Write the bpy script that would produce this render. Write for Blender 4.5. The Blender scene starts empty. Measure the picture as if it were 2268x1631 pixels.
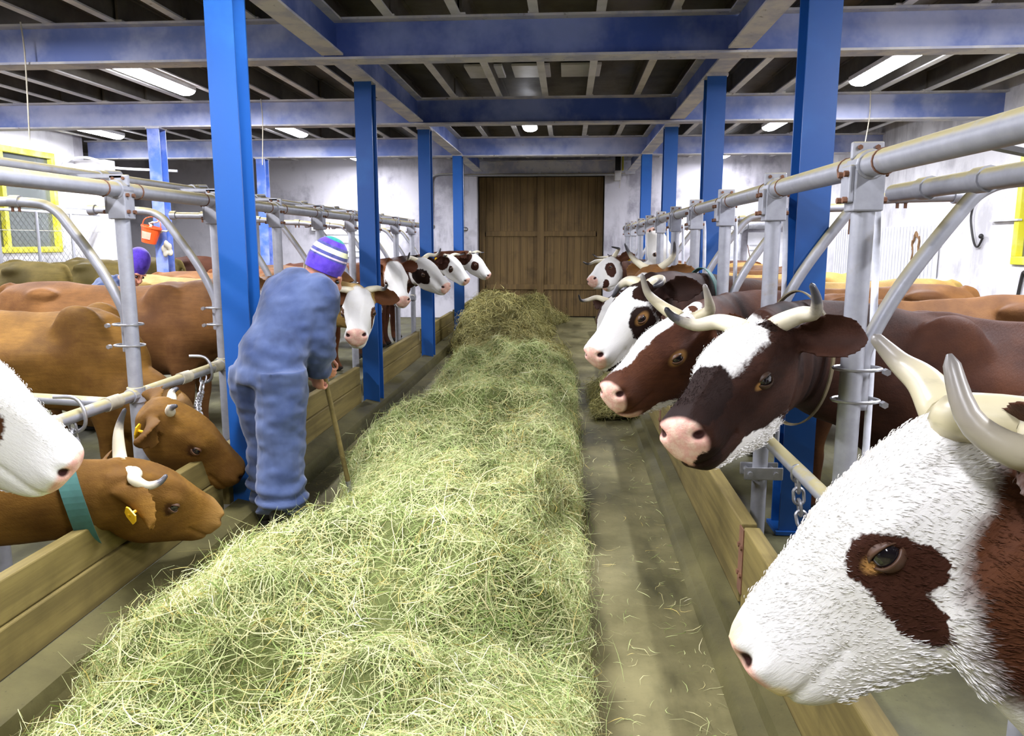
import bpy, bmesh, math, random
import numpy as np
from mathutils import Vector, Matrix

random.seed(7); RNG = np.random.default_rng(7)
SC = bpy.context.scene
COL = SC.collection
PI = math.pi
def R(d): return math.radians(d)

# ------------------------------------------------------------------ camera, world, lamps, exposure
cam_d = bpy.data.cameras.new('camera'); cam = bpy.data.objects.new('camera', cam_d); COL.objects.link(cam)
cam.location = (0, 0, 1.6); cam.rotation_euler = (R(90 - 9.26), 0, R(4.12))
cam_d.sensor_width = 36; cam_d.lens = 1700 / 2268 * 36; cam_d.clip_start = .05; cam_d.clip_end = 100
SC.camera = cam
world = bpy.data.worlds.new('night'); SC.world = world; world.use_nodes = True
world.node_tree.nodes['Background'].inputs[0].default_value = (.02, .025, .04, 1)
world.node_tree.nodes['Background'].inputs[1].default_value = .3
SC.view_settings.view_transform = 'Standard'; SC.view_settings.look = 'None'
SC.view_settings.exposure = 0.82; SC.view_settings.gamma = 1; SC.view_settings.use_curve_mapping = False
SC.cycles.max_bounces = 8; SC.cycles.diffuse_bounces = 3
SC.cycles.use_denoising = True
LAMP_COL = (.90, .91, 1.0)
LAMP_W = 105.0
# fluorescent fixtures: (x, y-centre, length)
LAMPS = [(-4.3, 8.0, 1.5), (3.05, 8.0, 1.5), (-7.2, 11.6, 1.3), (-4.2, 11.6, 1.3), (-.58, 11.6, .55), (2.95, 11.6, .9),
         (-4.25, 15.2, 1.0), (3.0, 15.4, .9),
         (-4.3, 4.3, 1.5), (3.05, 4.3, 1.5), (-7.2, 7.6, 1.3), (-4.3, .6, 1.5), (3.05, .6, 1.5), (-1.3, 2.8, 1.5), (-.55, -.9, 1.5)]  # the lamp over the near hay is added, lengthened to brighten the hay

# ------------------------------------------------------------------ helpers
class MB:
    """collects geometry for one mesh"""
    def __init__(s): s.v = []; s.f = []; s.m = []
    def add(s, v, f, m=0):
        o = len(s.v); s.v += [tuple(p) for p in v]; s.f += [tuple(i + o for i in q) for q in f]; s.m += [m] * len(f); return s
    def box(s, x0, x1, y0, y1, z0, z1, m=0):
        v = [(x0,y0,z0),(x1,y0,z0),(x1,y1,z0),(x0,y1,z0),(x0,y0,z1),(x1,y0,z1),(x1,y1,z1),(x0,y1,z1)]
        return s.add(v, [(0,3,2,1),(4,5,6,7),(0,1,5,4),(1,2,6,5),(2,3,7,6),(3,0,4,7)], m)
    def tube(s, pts, r, seg=12, m=0, cap=True, closed=False, flat=1.0):
        v, f = tube(pts, r, seg, cap, closed, flat); return s.add(v, f, m)
    def ell(s, c, r, rot=None, nu=16, nv=10, m=0):
        v, f = ellipsoid(c, r, rot, nu, nv); return s.add(v, f, m)
    def build(s, name, mats, parent=None, smooth=False, bevel=0):
        me = bpy.data.meshes.new(name); me.from_pydata(s.v, [], s.f)
        if not isinstance(mats, (list, tuple)): mats = [mats]
        for x in mats: me.materials.append(x)
        if len(mats) > 1: me.polygons.foreach_set('material_index', s.m)
        me.update()
        if smooth: me.shade_smooth(); me.set_sharp_from_angle(angle=R(48))
        o = bpy.data.objects.new(name, me); COL.objects.link(o)
        if parent is not None: par(o, parent)
        if bevel:
            b = o.modifiers.new('bevel', 'BEVEL'); b.width = bevel; b.segments = 2; b.limit_method = 'ANGLE'
        return o

def par(o, parent):
    # parts are built in world coordinates; keep them where they are
    o.parent = parent
    o.matrix_parent_inverse = Matrix.Translation(-parent.location) if parent.parent is None else Matrix.Identity(4)

def thing(name, label, cat, loc=(0, 0, 0), group=None):
    o = bpy.data.objects.new(name, None); COL.objects.link(o); o.location = loc; o.empty_display_size = .1
    o['label'] = label; o['category'] = cat
    if group: o['group'] = group
    return o
def tag(o, label, cat, group=None, kind=None):
    o['label'] = label; o['category'] = cat
    if group: o['group'] = group
    if kind: o['kind'] = kind
    return o
def struct(o): o['kind'] = 'structure'; return o

def frames(P, closed=False):
    n = len(P); T = np.zeros_like(P)
    if closed: T = np.roll(P, -1, 0) - np.roll(P, 1, 0)
    else:
        T[1:-1] = P[2:] - P[:-2]; T[0] = P[1] - P[0]; T[-1] = P[-1] - P[-2]
    T /= np.linalg.norm(T, axis=1)[:, None] + 1e-12
    up = np.array([0, 0, 1.]) if abs(T[0][2]) < .9 else np.array([0, 1., 0])
    N = np.zeros_like(P); N[0] = up - T[0] * (up @ T[0]); N[0] /= np.linalg.norm(N[0])
    for i in range(1, n):
        v = N[i-1] - T[i] * (N[i-1] @ T[i]); N[i] = v / (np.linalg.norm(v) + 1e-12)
    return T, N, np.cross(T, N)
def tube(pts, r, seg=12, cap=True, closed=False, flat=1.0):
    P = np.array(pts, float); n = len(P)
    rr = np.full(n, r, float) if np.isscalar(r) else np.array(r, float)
    T, N, B = frames(P, closed)
    a = np.arange(seg) * 2 * PI / seg
    V = P[:, None] + rr[:, None, None] * (np.cos(a)[None, :, None] * N[:, None] * flat + np.sin(a)[None, :, None] * B[:, None])
    v = V.reshape(-1, 3).tolist(); f = []
    for i in range(n if closed else n - 1):
        j = (i + 1) % n
        for k in range(seg):
            l = (k + 1) % seg
            f.append((i*seg+k, i*seg+l, j*seg+l, j*seg+k))
    if cap and not closed:
        f.append(tuple(range(seg))[::-1]); f.append(tuple((n-1)*seg + k for k in range(seg)))
    return v, f
def ellipsoid(c, r, rot=None, nu=16, nv=10):
    v = [(0, 0, 1)]; f = []
    for i in range(1, nv):
        t = PI * i / nv
        for j in range(nu):
            p = 2 * PI * j / nu; v.append((math.sin(t)*math.cos(p), math.sin(t)*math.sin(p), math.cos(t)))
    v.append((0, 0, -1)); last = len(v) - 1
    for j in range(nu):
        k = (j + 1) % nu
        f.append((0, 1+j, 1+k)); f.append((last, 1+(nv-2)*nu+k, 1+(nv-2)*nu+j))
        for i in range(nv-2):
            a = 1 + i*nu; f.append((a+j, a+nu+j, a+nu+k, a+k))
    V = np.array(v) * np.array(r)
    if rot is not None: V = V @ np.array(rot).T
    return (V + np.array(c)).tolist(), f
def cr(P, t):
    """Catmull-Rom through rows of P at parameters t in [0, n-1]"""
    P = np.array(P, float); n = len(P); t = np.clip(np.array(t, float), 0, n - 1 - 1e-9)
    i = t.astype(int); u = (t - i)[:, None]
    g = lambda k: P[np.clip(k, 0, n - 1)]
    a, b, c, d = g(i-1), g(i), g(i+1), g(i+2)
    return .5 * (2*b + (c-a)*u + (2*a-5*b+4*c-d)*u*u + (3*b-a-3*c+d)*u**3)
def curve(P, n): return cr(P, np.linspace(0, len(P) - 1, n))
def bez(p0, p1, p2, p3, n):
    t = np.linspace(0, 1, n)[:, None]; p0, p1, p2, p3 = map(lambda q: np.array(q, float), (p0, p1, p2, p3))
    return (1-t)**3*p0 + 3*(1-t)**2*t*p1 + 3*(1-t)*t*t*p2 + t**3*p3
def unit(v): v = np.array(v, float); return v / np.linalg.norm(v)
def frame3(fwd, up):
    x = unit(fwd); z = np.array(up, float); z = unit(z - x * (z @ x)); return np.stack([x, np.cross(z, x), z], 1)
def hash3(i, j, k, s=0):
    h = (i * 374761393 + j * 668265263 + k * 2147483647 + s * 974711) & 0x7fffffff
    h = ((h ^ (h >> 13)) * 1274126177) & 0x7fffffff
    return ((h ^ (h >> 16)) & 0xffff) / 65535.
def vnoise(P, s=0):
    P = np.asarray(P, float); i = np.floor(P).astype(np.int64); u = P - i; u = u*u*(3-2*u); r = 0
    for a in (0, 1):
        for b in (0, 1):
            for c in (0, 1):
                w = (u[:,0] if a else 1-u[:,0]) * (u[:,1] if b else 1-u[:,1]) * (u[:,2] if c else 1-u[:,2])
                r = r + w * hash3(i[:,0]+a, i[:,1]+b, i[:,2]+c, s)
    return r * 2 - 1

# ------------------------------------------------------------------ materials
class NT:
    def __init__(s, name):
        s.mat = bpy.data.materials.new(name); s.mat.use_nodes = True; s.t = s.mat.node_tree; s.n = s.t.nodes
        s.p = s.n['Principled BSDF']; s.out = s.n['Material Output']
    def new(s, typ, **k):
        x = s.n.new(typ)
        for a, b in k.items(): setattr(x, a, b)
        return x
    def lk(s, a, b): s.t.links.new(a, b)
    def coord(s, kind='Object'): return s.new('ShaderNodeTexCoord').outputs[kind]
    def pos(s): return s.new('ShaderNodeNewGeometry').outputs['Position']
    def attr(s, name, out='Vector'): return s.new('ShaderNodeAttribute', attribute_name=name).outputs[out]
    def noise(s, vec, scale, detail=4, rough=.6, out='Fac'):
        x = s.new('ShaderNodeTexNoise'); x.inputs['Scale'].default_value = scale; x.inputs['Detail'].default_value = detail
        x.inputs['Roughness'].default_value = rough
        if vec is not None: s.lk(vec, x.inputs['Vector'])
        return x.outputs[out]
    def scaled(s, vec, sc):
        m = s.new('ShaderNodeVectorMath', operation='MULTIPLY'); s.lk(vec, m.inputs[0]); m.inputs[1].default_value = sc; return m.outputs[0]
    def rng(s, val, a, b, c=0, d=1, smooth=True):
        m = s.new('ShaderNodeMapRange'); m.interpolation_type = 'SMOOTHSTEP' if smooth else 'LINEAR'
        s.lk(val, m.inputs[0]); m.inputs[1].default_value = a; m.inputs[2].default_value = b; m.inputs[3].default_value = c; m.inputs[4].default_value = d
        return m.outputs[0]
    def mix(s, fac, a, b):
        m = s.new('ShaderNodeMix', data_type='RGBA'); s.put(fac, m.inputs[0]); s.put(a, m.inputs[6]); s.put(b, m.inputs[7]); return m.outputs[2]
    def math(s, op, a, b=0.):
        m = s.new('ShaderNodeMath', operation=op); s.put(a, m.inputs[0]); s.put(b, m.inputs[1]); return m.outputs[0]
    def put(s, a, sock):
        if isinstance(a, bpy.types.NodeSocket): s.lk(a, sock)
        elif isinstance(a, (tuple, list)): sock.default_value = (*a, 1) if len(a) == 3 and sock.type == 'RGBA' else a
        else: sock.default_value = a
    def ramp(s, fac, stops):
        r = s.new('ShaderNodeValToRGB'); e = r.color_ramp.elements
        while len(e) < len(stops): e.new(.5)
        for el, (p, c) in zip(e, stops): el.position = p; el.color = (*c, 1)
        s.put(fac, r.inputs[0]); return r.outputs[0]
    def bump(s, h, strength=.3, dist=.01):
        b = s.new('ShaderNodeBump'); b.inputs['Strength'].default_value = strength; b.inputs['Distance'].default_value = dist
        s.lk(h, b.inputs['Height']); s.lk(b.outputs[0], s.p.inputs['Normal'])
    def done(s, col=None, rough=.6, metal=0., spec=.5):
        if col is not None: s.put(col, s.p.inputs['Base Color'])
        s.put(rough, s.p.inputs['Roughness']); s.put(metal, s.p.inputs['Metallic']); s.put(spec, s.p.inputs['Specular IOR Level'])
        return s.mat
def plain(name, c, rough=.6, metal=0, spec=.5, var=.25, scale=6):
    t = NT(name); n = t.noise(t.pos(), scale, 5)
    col = t.mix(t.rng(n, .3, .7), tuple(x*(1-var) for x in c), tuple(min(1, x*(1+var)) for x in c))
    return t.done(col, rough, metal, spec)

def m_whitewash(name, base=(.80,.79,.80), stain=(.32,.31,.33), amt=.6):
    t = NT(name); p = t.pos(); n = t.noise(p, .9, 6, .65); n2 = t.noise(t.scaled(p, (3, 3, .7)), 1.2, 5)
    f = t.math('MULTIPLY', t.rng(n, .42, .64), t.rng(n2, .32, .6))
    col = t.mix(t.math('MULTIPLY', f, amt), base, stain)
    t.bump(t.noise(p, 14, 6), .35, .01); return t.done(col, .85, spec=.2)
def m_paint(name, c, dust, rust=(.22,.12,.06), dustamt=(.42,.66), rustamt=(.66,.74), sc=2.2, rough=.45):
    t = NT(name); p = t.pos(); d = t.rng(t.noise(p, sc, 5, .6), *dustamt); col = t.mix(d, c, dust)
    col = t.mix(t.rng(t.noise(p, sc*3.1, 6, .7), *rustamt), col, rust)
    t.bump(t.noise(p, 40, 3), .1, .002); return t.done(col, rough)
def m_galv(name):
    t = NT(name); p = t.pos(); n = t.noise(p, 18, 5); col = t.mix(n, (.25,.255,.28), (.44,.445,.48))
    col = t.mix(t.rng(t.noise(p, 5, 6, .7), .6, .75, 0, .5), col, (.30,.24,.12))
    # dust that has settled on the upper sides
    g = t.new('ShaderNodeSeparateXYZ'); t.lk(t.new('ShaderNodeNewGeometry').outputs['Normal'], g.inputs[0])
    d = t.math('MULTIPLY', t.rng(g.outputs[2], .2, .65), t.rng(t.noise(p, 9, 4), .2, .5))
    col = t.mix(d, col, (.42,.365,.19)); return t.done(col, t.mix(d, (.42,)*3, (.9,)*3), 0.35)
def m_concrete(name, a, b, c, sc=1.1):
    t = NT(name); p = t.pos(); n = t.noise(p, sc, 8, .65); n2 = t.noise(t.scaled(p, (1.2, .35, 1)), 2.6, 5, .6)
    col = t.mix(t.rng(n, .35, .68), a, b); col = t.mix(t.rng(n2, .5, .72, 0, .8), col, c)
    col = t.mix(t.rng(t.noise(p, 60, 3), .62, .75, 0, .5), col, tuple(x*.5 for x in a))
    t.bump(t.noise(p, 35, 6), .3, .006); return t.done(col, t.rng(n2, .3, .7, .75, .5), spec=.35)
def m_wood(name, a, b, axis=2, sc=1.0, rough=.7):
    t = NT(name); p = t.pos(); s = [18*sc]*3; s[axis] = .9*sc
    info = t.new('ShaderNodeObjectInfo').outputs['Random']
    sh = t.new('ShaderNodeVectorMath', operation='ADD'); t.lk(t.scaled(p, s), sh.inputs[0])
    cb = t.new('ShaderNodeCombineXYZ'); [t.lk(t.math('MULTIPLY', info, 37.), cb.inputs[k]) for k in range(3)]; t.lk(cb.outputs[0], sh.inputs[1])
    n = t.noise(sh.outputs[0], 1, 6, .65); col = t.mix(t.rng(n, .3, .7), a, b)
    col = t.mix(t.rng(t.noise(p, 3, 5), .5, .75, 0, .6), col, tuple(x*.45 for x in a))
    col = t.mix(t.math('MULTIPLY', info, .35), col, b)
    t.bump(n, .3, .004); return t.done(col, rough, spec=.3)

M = {}
M['wall'] = m_whitewash('whitewash'); M['wall_back'] = m_whitewash('stained whitewash', (.56,.545,.585), (.20,.19,.22), .85); M['wall_grey'] = m_whitewash('grey whitewash', (.62,.60,.63), (.22,.21,.23), .85)
M['column'] = m_paint('column blue paint', (.008,.078,.30), (.016,.118,.39), dustamt=(.5,.8), rustamt=(.74,.8), sc=1.6, rough=.42)
M['column_pale'] = m_paint('faded blue paint', (.05,.12,.42), (.22,.27,.55), dustamt=(.42,.66), rustamt=(.68,.74), sc=3)
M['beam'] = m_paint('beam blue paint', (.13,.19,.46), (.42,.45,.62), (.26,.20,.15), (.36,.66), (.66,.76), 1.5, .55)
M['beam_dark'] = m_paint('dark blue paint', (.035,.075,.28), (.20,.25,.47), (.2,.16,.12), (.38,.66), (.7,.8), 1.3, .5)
M['flange'] = m_paint('dusty flange', (.36,.36,.42), (.52,.50,.47), (.16,.13,.09), (.4,.6), (.6,.72), 4, .7)
M['galv'] = m_galv('galvanised steel')
M['steel'] = plain('bare steel', (.45,.45,.46), .35, .8)
M['rust'] = plain('rusty iron', (.16,.07,.035), .8)
M['floor'] = m_concrete('alley concrete', (.105,.093,.036), (.235,.207,.094), (.036,.034,.013))
M['trough'] = m_concrete('trough concrete', (.062,.054,.017), (.12,.104,.036), (.034,.030,.011), 1.6)
M['bed'] = m_concrete('stall floor', (.05,.046,.018), (.10,.095,.04), (.025,.024,.01), 2)
M['board'] = m_wood('curb wood', (.090,.066,.019), (.20,.152,.046), 1)
M['door'] = m_wood('door wood', (.085,.052,.019), (.17,.108,.038), 2)
M['ceil'] = m_concrete('ceiling boards', (.075,.065,.05), (.14,.125,.10), (.04,.035,.028), 1.4)
M['joist'] = m_paint('joist paint', (.50,.49,.48), (.62,.61,.60), (.22,.18,.12), (.35,.6), (.62,.75), 3, .7)
M['yellow'] = m_paint('yellow frame paint', (.72,.66,.03), (.82,.80,.18), (.3,.24,.08), (.4,.7), (.75,.8), 4)
M['pipe'] = plain('painted pipe', (.62,.63,.68), .5)
M['dark'] = plain('dark gap', (.012,.012,.012), .9)
M['white'] = plain('white enamel', (.82,.82,.85), .4, var=.06)
M['rope'] = plain('rope', (.26,.15,.07), .9)
M['twine'] = plain('twine', (.5,.46,.36), .9)
M['orange'] = plain('orange plastic', (.85,.10,.02), .35, var=.1)
M['blue_plastic'] = plain('blue plastic', (.01,.06,.25), .5)
M['tagyel'] = plain('yellow tag plastic', (.85,.50,.01), .4, var=.1)
M['eye'] = plain('eyeball', (.008,.006,.008), .06, spec=.8)
M['rubber'] = plain('black rubber', (.018,.016,.014), .55)
M['brush'] = plain('rope stub', (.4,.36,.26), .9)
def m_horn():
    t = NT('horn'); a = t.attr('t', 'Fac'); n = t.noise(t.scaled(t.coord(), (30,30,30)), 1, 4)
    a2 = t.math('ADD', a, t.math('MULTIPLY', t.math('SUBTRACT', n, .5), .22))
    c = t.ramp(a2, [(0,(.62,.52,.33)), (.3,(.72,.66,.48)), (.62,(.50,.45,.34)), (.78,(.07,.065,.07)), (1,(.02,.02,.025))])
    return t.done(c, .38)
M['horn'] = m_horn()
def m_horn2():
    t = NT('pale horn'); a = t.attr('t', 'Fac'); n = t.noise(t.scaled(t.coord(), (9,9,30)), 1, 5)
    c = t.ramp(a, [(0,(.42,.37,.22)), (.5,(.46,.41,.27)), (.82,(.26,.23,.18)), (1,(.12,.11,.10))])
    c = t.mix(t.rng(n, .5, .7, 0, .55), c, (.22,.19,.14)); return t.done(c, .35)
M['horn_pale'] = m_horn2()
def m_glass():
    t = NT('window glass'); p = t.pos(); n = t.noise(p, 2.4, 5)
    t.p.inputs['Transmission Weight'].default_value = .85
    return t.done(t.mix(n, (.30,.34,.30), (.55,.6,.58)), .12)
M['glass'] = m_glass()
M['night'] = plain('dark yard', (.02,.028,.018), .9)
def m_lamp():
    t = NT('lamp tube'); t.p.inputs['Base Color'].default_value = (.9,.9,.9,1)
    t.p.inputs['Emission Color'].default_value = (*LAMP_COL, 1); t.p.inputs['Emission Strength'].default_value = 26; return t.mat
M['lamp'] = m_lamp()
def m_hay(name, stops, top=1.0):
    t = NT(name); a = t.attr('tone', 'Fac'); c = t.ramp(a, stops)
    t.p.inputs['Subsurface Weight'].default_value = 0
    return t.done(c, .75, spec=.25)
HAY = [(0,(.06,.085,.018)), (.16,(.16,.24,.05)), (.36,(.37,.46,.15)), (.58,(.57,.62,.29)), (.8,(.73,.69,.36)), (.92,(.64,.50,.13)), (1,(.84,.83,.64))]
M['hay'] = m_hay('green hay', HAY)
M['hay_old'] = m_hay('trampled hay', [(0,(.07,.065,.02)), (.3,(.19,.18,.05)), (.6,(.32,.30,.11)), (.85,(.40,.33,.10)), (1,(.45,.44,.22))])
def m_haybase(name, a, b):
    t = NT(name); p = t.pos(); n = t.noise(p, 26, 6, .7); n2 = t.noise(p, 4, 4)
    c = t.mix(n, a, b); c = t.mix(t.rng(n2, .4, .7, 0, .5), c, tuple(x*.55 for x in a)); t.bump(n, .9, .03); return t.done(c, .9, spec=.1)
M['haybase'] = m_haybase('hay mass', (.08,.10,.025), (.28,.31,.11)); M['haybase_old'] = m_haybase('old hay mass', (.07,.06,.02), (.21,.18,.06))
def m_cloth(name, a, b, sc=5, bumpd=.012):
    t = NT(name); p = t.coord(); n = t.noise(p, sc, 5, .6); c = t.mix(t.rng(n, .3, .7), a, b); c = t.mix(t.rng(t.noise(p, sc*.55, 4), .5, .7, 0, .7), c, tuple(x*.35 for x in a))
    t.bump(t.noise(t.scaled(p, (1, 1, .5)), 9, 3), .5, bumpd); t.p.inputs['Sheen Weight'].default_value = .2
    return t.done(c, .85, spec=.2)
M['coverall'] = m_cloth('washed blue cotton', (.028,.046,.115), (.060,.085,.17))
M['skin'] = plain('skin', (.55,.24,.15), .5, var=.1)
M['hat_purple'] = m_cloth('purple knit', (.07,.03,.36), (.10,.05,.45), 30, .004); M['hat_teal'] = m_cloth('teal knit', (.01,.20,.17), (.02,.28,.22), 30, .004)
M['hat_cream'] = m_cloth('cream knit', (.70,.72,.40), (.80,.80,.52), 30, .004); M['hat_pink'] = m_cloth('pink knit', (.55,.42,.48), (.62,.5,.55), 30, .004)
M['hat_navy'] = m_cloth('navy knit', (.05,.06,.20), (.08,.08,.25), 30, .004)

# ------------------------------------------------------------------ structure: floor, walls, ceiling
def slab(name, mat, x0, x1, y0, y1, z0, z1, parent=None):
    return MB().box(x0, x1, y0, y1, z0, z1).build(name, mat, parent)
YB, XR, XL, ZC = 16.5, 5.02, -8.3, 3.56
fl = struct(slab('floor', M['floor'], -1.72, .575, -4, YB + .6, -.2, 0))
struct(slab('floor_stalls_right', M['bed'], .72, XR, -4, YB, -.2, -.005)); struct(slab('floor_stalls_left', M['bed'], -11, -1.9, -4, 19, -.2, -.005))
# feed-trough lips either side of the alley
mb = MB(); prof = [(.575,-.1),(.575,0),(.60,.035),(.655,.05),(.665,.10),(.73,.11),(.73,-.1)]
def extrude_y(mb, prof, y0, y1, m=0):
    n = len(prof); v = [(x, y0, z) for x, z in prof] + [(x, y1, z) for x, z in prof]
    f = [(i, (i+1) % n, (i+1) % n + n, i + n) for i in range(n)] + [tuple(range(n))[::-1], tuple(range(n, 2*n))]; mb.add(v, f, m)
extrude_y(mb, prof, -4, YB); struct(mb.build('trim_1', M['trough']))
mb = MB(); extrude_y(mb, [(-1.72,-.1),(-1.72,0),(-1.745,.05),(-1.76,.10),(-1.90,.13),(-1.90,-.1)][::-1], -4, YB); struct(mb.build('trim_2', M['trough']))
# back wall with doorway and small hatch
mb = MB(); DX0, DX1, DZ = -1.93, .755, 3.0
mb.box(-6.6, DX0, YB, YB+.35, 0, ZC); mb.box(DX1, XR, YB, YB+.35, 0, ZC); mb.box(DX0, DX1, YB, YB+.35, DZ, ZC)
struct(mb.build('wall_back', M['wall_back']))
struct(slab('wall_back_recess', M['wall_grey'], -11, -6.6, YB+.2, YB+.5, 0, ZC))
mb = MB(); mb.box(XL-.3, XL, 9, 9.75, 0, ZC); mb.box(XL-.3, XL, 12.2, 12.75, 0, ZC); mb.box(XL-.3, XL, 9.75, 12.2, 0, 1.45); mb.box(XL-.3, XL, 9.75, 12.2, 3.02, ZC); mb.box(XL-.3, XL, -4, 9, 0, ZC)
struct(mb.build('wall_left', M['wall']))
struct(slab('wall_left_stub', M['wall'], XL, -7.75, 12.75, 13.0, 0, 2.98))
struct(slab('wall_left_far', M['wall_grey'], -11, -10.7, 12.75, 18, 0, ZC)); struct(slab('wall_left_return', M['wall_grey'], -10.7, XL, 12.75, 13.0, 0, ZC))
mb = MB(); mb.box(XR, XR+.3, 9.15, YB+.35, 0, ZC); mb.box(XR, XR+.3, -4, 6.2, 0, ZC); mb.box(XR, XR+.3, 6.2, 9.15, 0, 1.36); mb.box(XR, XR+.3, 6.2, 9.15, 2.85, ZC)
struct(mb.build('wall_right', M['wall']))
struct(slab('wall_front', M['bed'], -11, XR+.3, -4.3, -4, 0, ZC))
# ceiling deck with light joists running along the barn
ceil = struct(slab('ceiling', M['ceil'], -11, XR+.3, -4, 18.3, ZC, ZC+.15))
BEAM_Y = [-.5, 2.9, 6.3, 9.65, 13.15]
jx = np.arange(-8.0, 5.0, .55); spans = [(BEAM_Y[i] - .1 if i else -4, BEAM_Y[i+1] + .1) for i in range(4)] + [(13.05, 16.45)]
jm = {}
for (a, b) in spans:
    for x in jx:
        if 6 < a < 9 and -1.5 < x < .45 and False: continue
        L = round(b - a, 3)
        if L not in jm:
            m = MB(); m.box(-.036, .036, 0, L, 0, .014, 0); m.box(-.010, .010, 0, L, .014, .215, 1); m.box(-.036, .036, 0, L, .215, .228, 1)
            o = m.build('joist', [M['joist'], M['ceil']], ceil); jm[L] = o.data
        else:
            o = bpy.data.objects.new('joist', jm[L]); COL.objects.link(o); o.parent = ceil
        o.location = (x + RNG.uniform(-.03, .03), a, 3.332)
# window_1 (left wall) and window_2 (right wall)
def window(name, plane_x, y0, y1, z0, z1, nrm, mull):
    root = bpy.data.objects.new(name, None); COL.objects.link(root); root.location = (plane_x, (y0+y1)/2, z0); struct(root)
    w = .09; x0, x1 = sorted((plane_x - nrm*.10, plane_x + nrm*.03))
    m = MB(); m.box(x0, x1, y0, y1, z0, z0+w); m.box(x0, x1, y0, y1, z1-w, z1); m.box(x0, x1, y0, y0+w, z0+w, z1-w); m.box(x0, x1, y1-w, y1, z0+w, z1-w)
    m.build('window_frame', M['yellow'], root, bevel=.006)
    for y in mull: MB().box(x0+.01, x1-.005, y-.04, y+.04, z0+w, z1-w).build('mullion', M['yellow'], root, bevel=.006)
    ys = [y0+w] + sum([[y-.04, y+.04] for y in mull], []) + [y1-w]
    for i in range(0, len(ys), 2):
        xm = plane_x - nrm*.05; MB().box(xm-.004, xm+.004, ys[i], ys[i+1], z0+w, z1-w).build('pane', M['glass'], root)
    MB().box(min(plane_x-nrm*.34, plane_x-nrm*.36), max(plane_x-nrm*.34, plane_x-nrm*.36), y0-.1, y1+.1, z0-.1, z1+.1).build('night_backing', M['night'], root)
window('window_1', XL, 9.75, 12.2, 1.45, 3.02, 1, [11.0]); window('window_2', XR, 6.2, 9.15, 1.36, 2.85, -1, [7.6])
# door_1: wooden double door at the end of the feed alley
door = bpy.data.objects.new('door_1', None); COL.objects.link(door); door.location = ((DX0+DX1)/2, YB+.25, 0); struct(door)
rows = [(0.02, .62), (.66, 1.74), (1.82, 2.98)]
npl = 18; pw = (DX1-DX0-.08)/npl; pm = {}
for r_, (z0, z1) in enumerate(rows):
    for i in range(npl):
        x = DX0 + .04 + i*pw; d = random.uniform(0, .008)
        if r_ not in pm:
            o = MB().box(0, pw-.004, 0, .03, 0, z1-z0).build('plank', M['door'], None, bevel=.003); pm[r_] = o
        else:
            o = pm[r_].copy(); COL.objects.link(o)
        o.parent = door; o.location = (x - door.location.x, .0 + d, z0)
cx = (DX0+DX1)/2
MB().box(cx-.07, cx+.07, YB+.205, YB+.25, .02, 2.98).build('door_stile', M['door'], door, bevel=.004)
for z in (.60, 1.74): MB().box(DX0+.16, DX1-.16, YB+.215, YB+.25, z, z+.11).build('door_rail', M['door'], door, bevel=.004)
for x in (DX0+.02, DX1-.14): MB().box(x, x+.12, YB+.21, YB+.25, .02, 2.98).build('door_stile', M['door'], door, bevel=.004)
MB().box(DX0, DX1, YB+.28, YB+.31, 0, DZ).build('door_backing', M['dark'], door)

# ------------------------------------------------------------------ steel frame
def ibeam_x(name, x0, x1, y, z0, h, w, mat, label, group=None, cat='beam'):
    m = MB(); t = .018; m.box(x0, x1, y-.007, y+.007, z0+t, z0+h-t, 0); m.box(x0, x1, y-w/2, y+w/2, z0, z0+t, 1); m.box(x0, x1, y-w/2, y+w/2, z0+h-t, z0+h, 1)
    o = m.build(name, [mat, M['flange']]); return tag(o, label, cat, group)
GX = (-1.85, 1.27)
nm = {2: 'first', 3: 'second', 4: 'third'}
for i, y in enumerate(BEAM_Y):
    if i < 2:
        lab = 'pale blue steel cross beam above the camera end of the barn' if i else 'pale blue steel cross beam behind the viewer'
        ibeam_x('cross_beam', XL, XR, y, 3.02, .31, .2, M['beam'], lab, 'cross beams near the viewer'); continue
    n = nm[i]
    ibeam_x('cross_beam', XL, GX[0]-.1, y, 3.02, .31, .2, M['beam'], f'{n} pale blue cross beam from the viewer, span over the left stalls', 'steel cross beams')
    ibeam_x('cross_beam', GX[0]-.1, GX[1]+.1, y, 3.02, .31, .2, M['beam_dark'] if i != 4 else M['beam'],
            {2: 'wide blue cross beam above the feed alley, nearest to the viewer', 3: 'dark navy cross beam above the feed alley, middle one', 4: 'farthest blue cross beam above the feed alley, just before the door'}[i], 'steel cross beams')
    ibeam_x('cross_beam', GX[1]+.1, XR, y, 3.02, .31, .2, M['beam'], f'{n} pale blue cross beam from the viewer, span over the right stalls', 'steel cross beams')
ibeam_x('lintel_beam', DX0-.25, DX1+.6, YB-.14, 3.0, .28, .18, M['flange'], 'grey steel lintel beam across the top of the wooden door')
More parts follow.
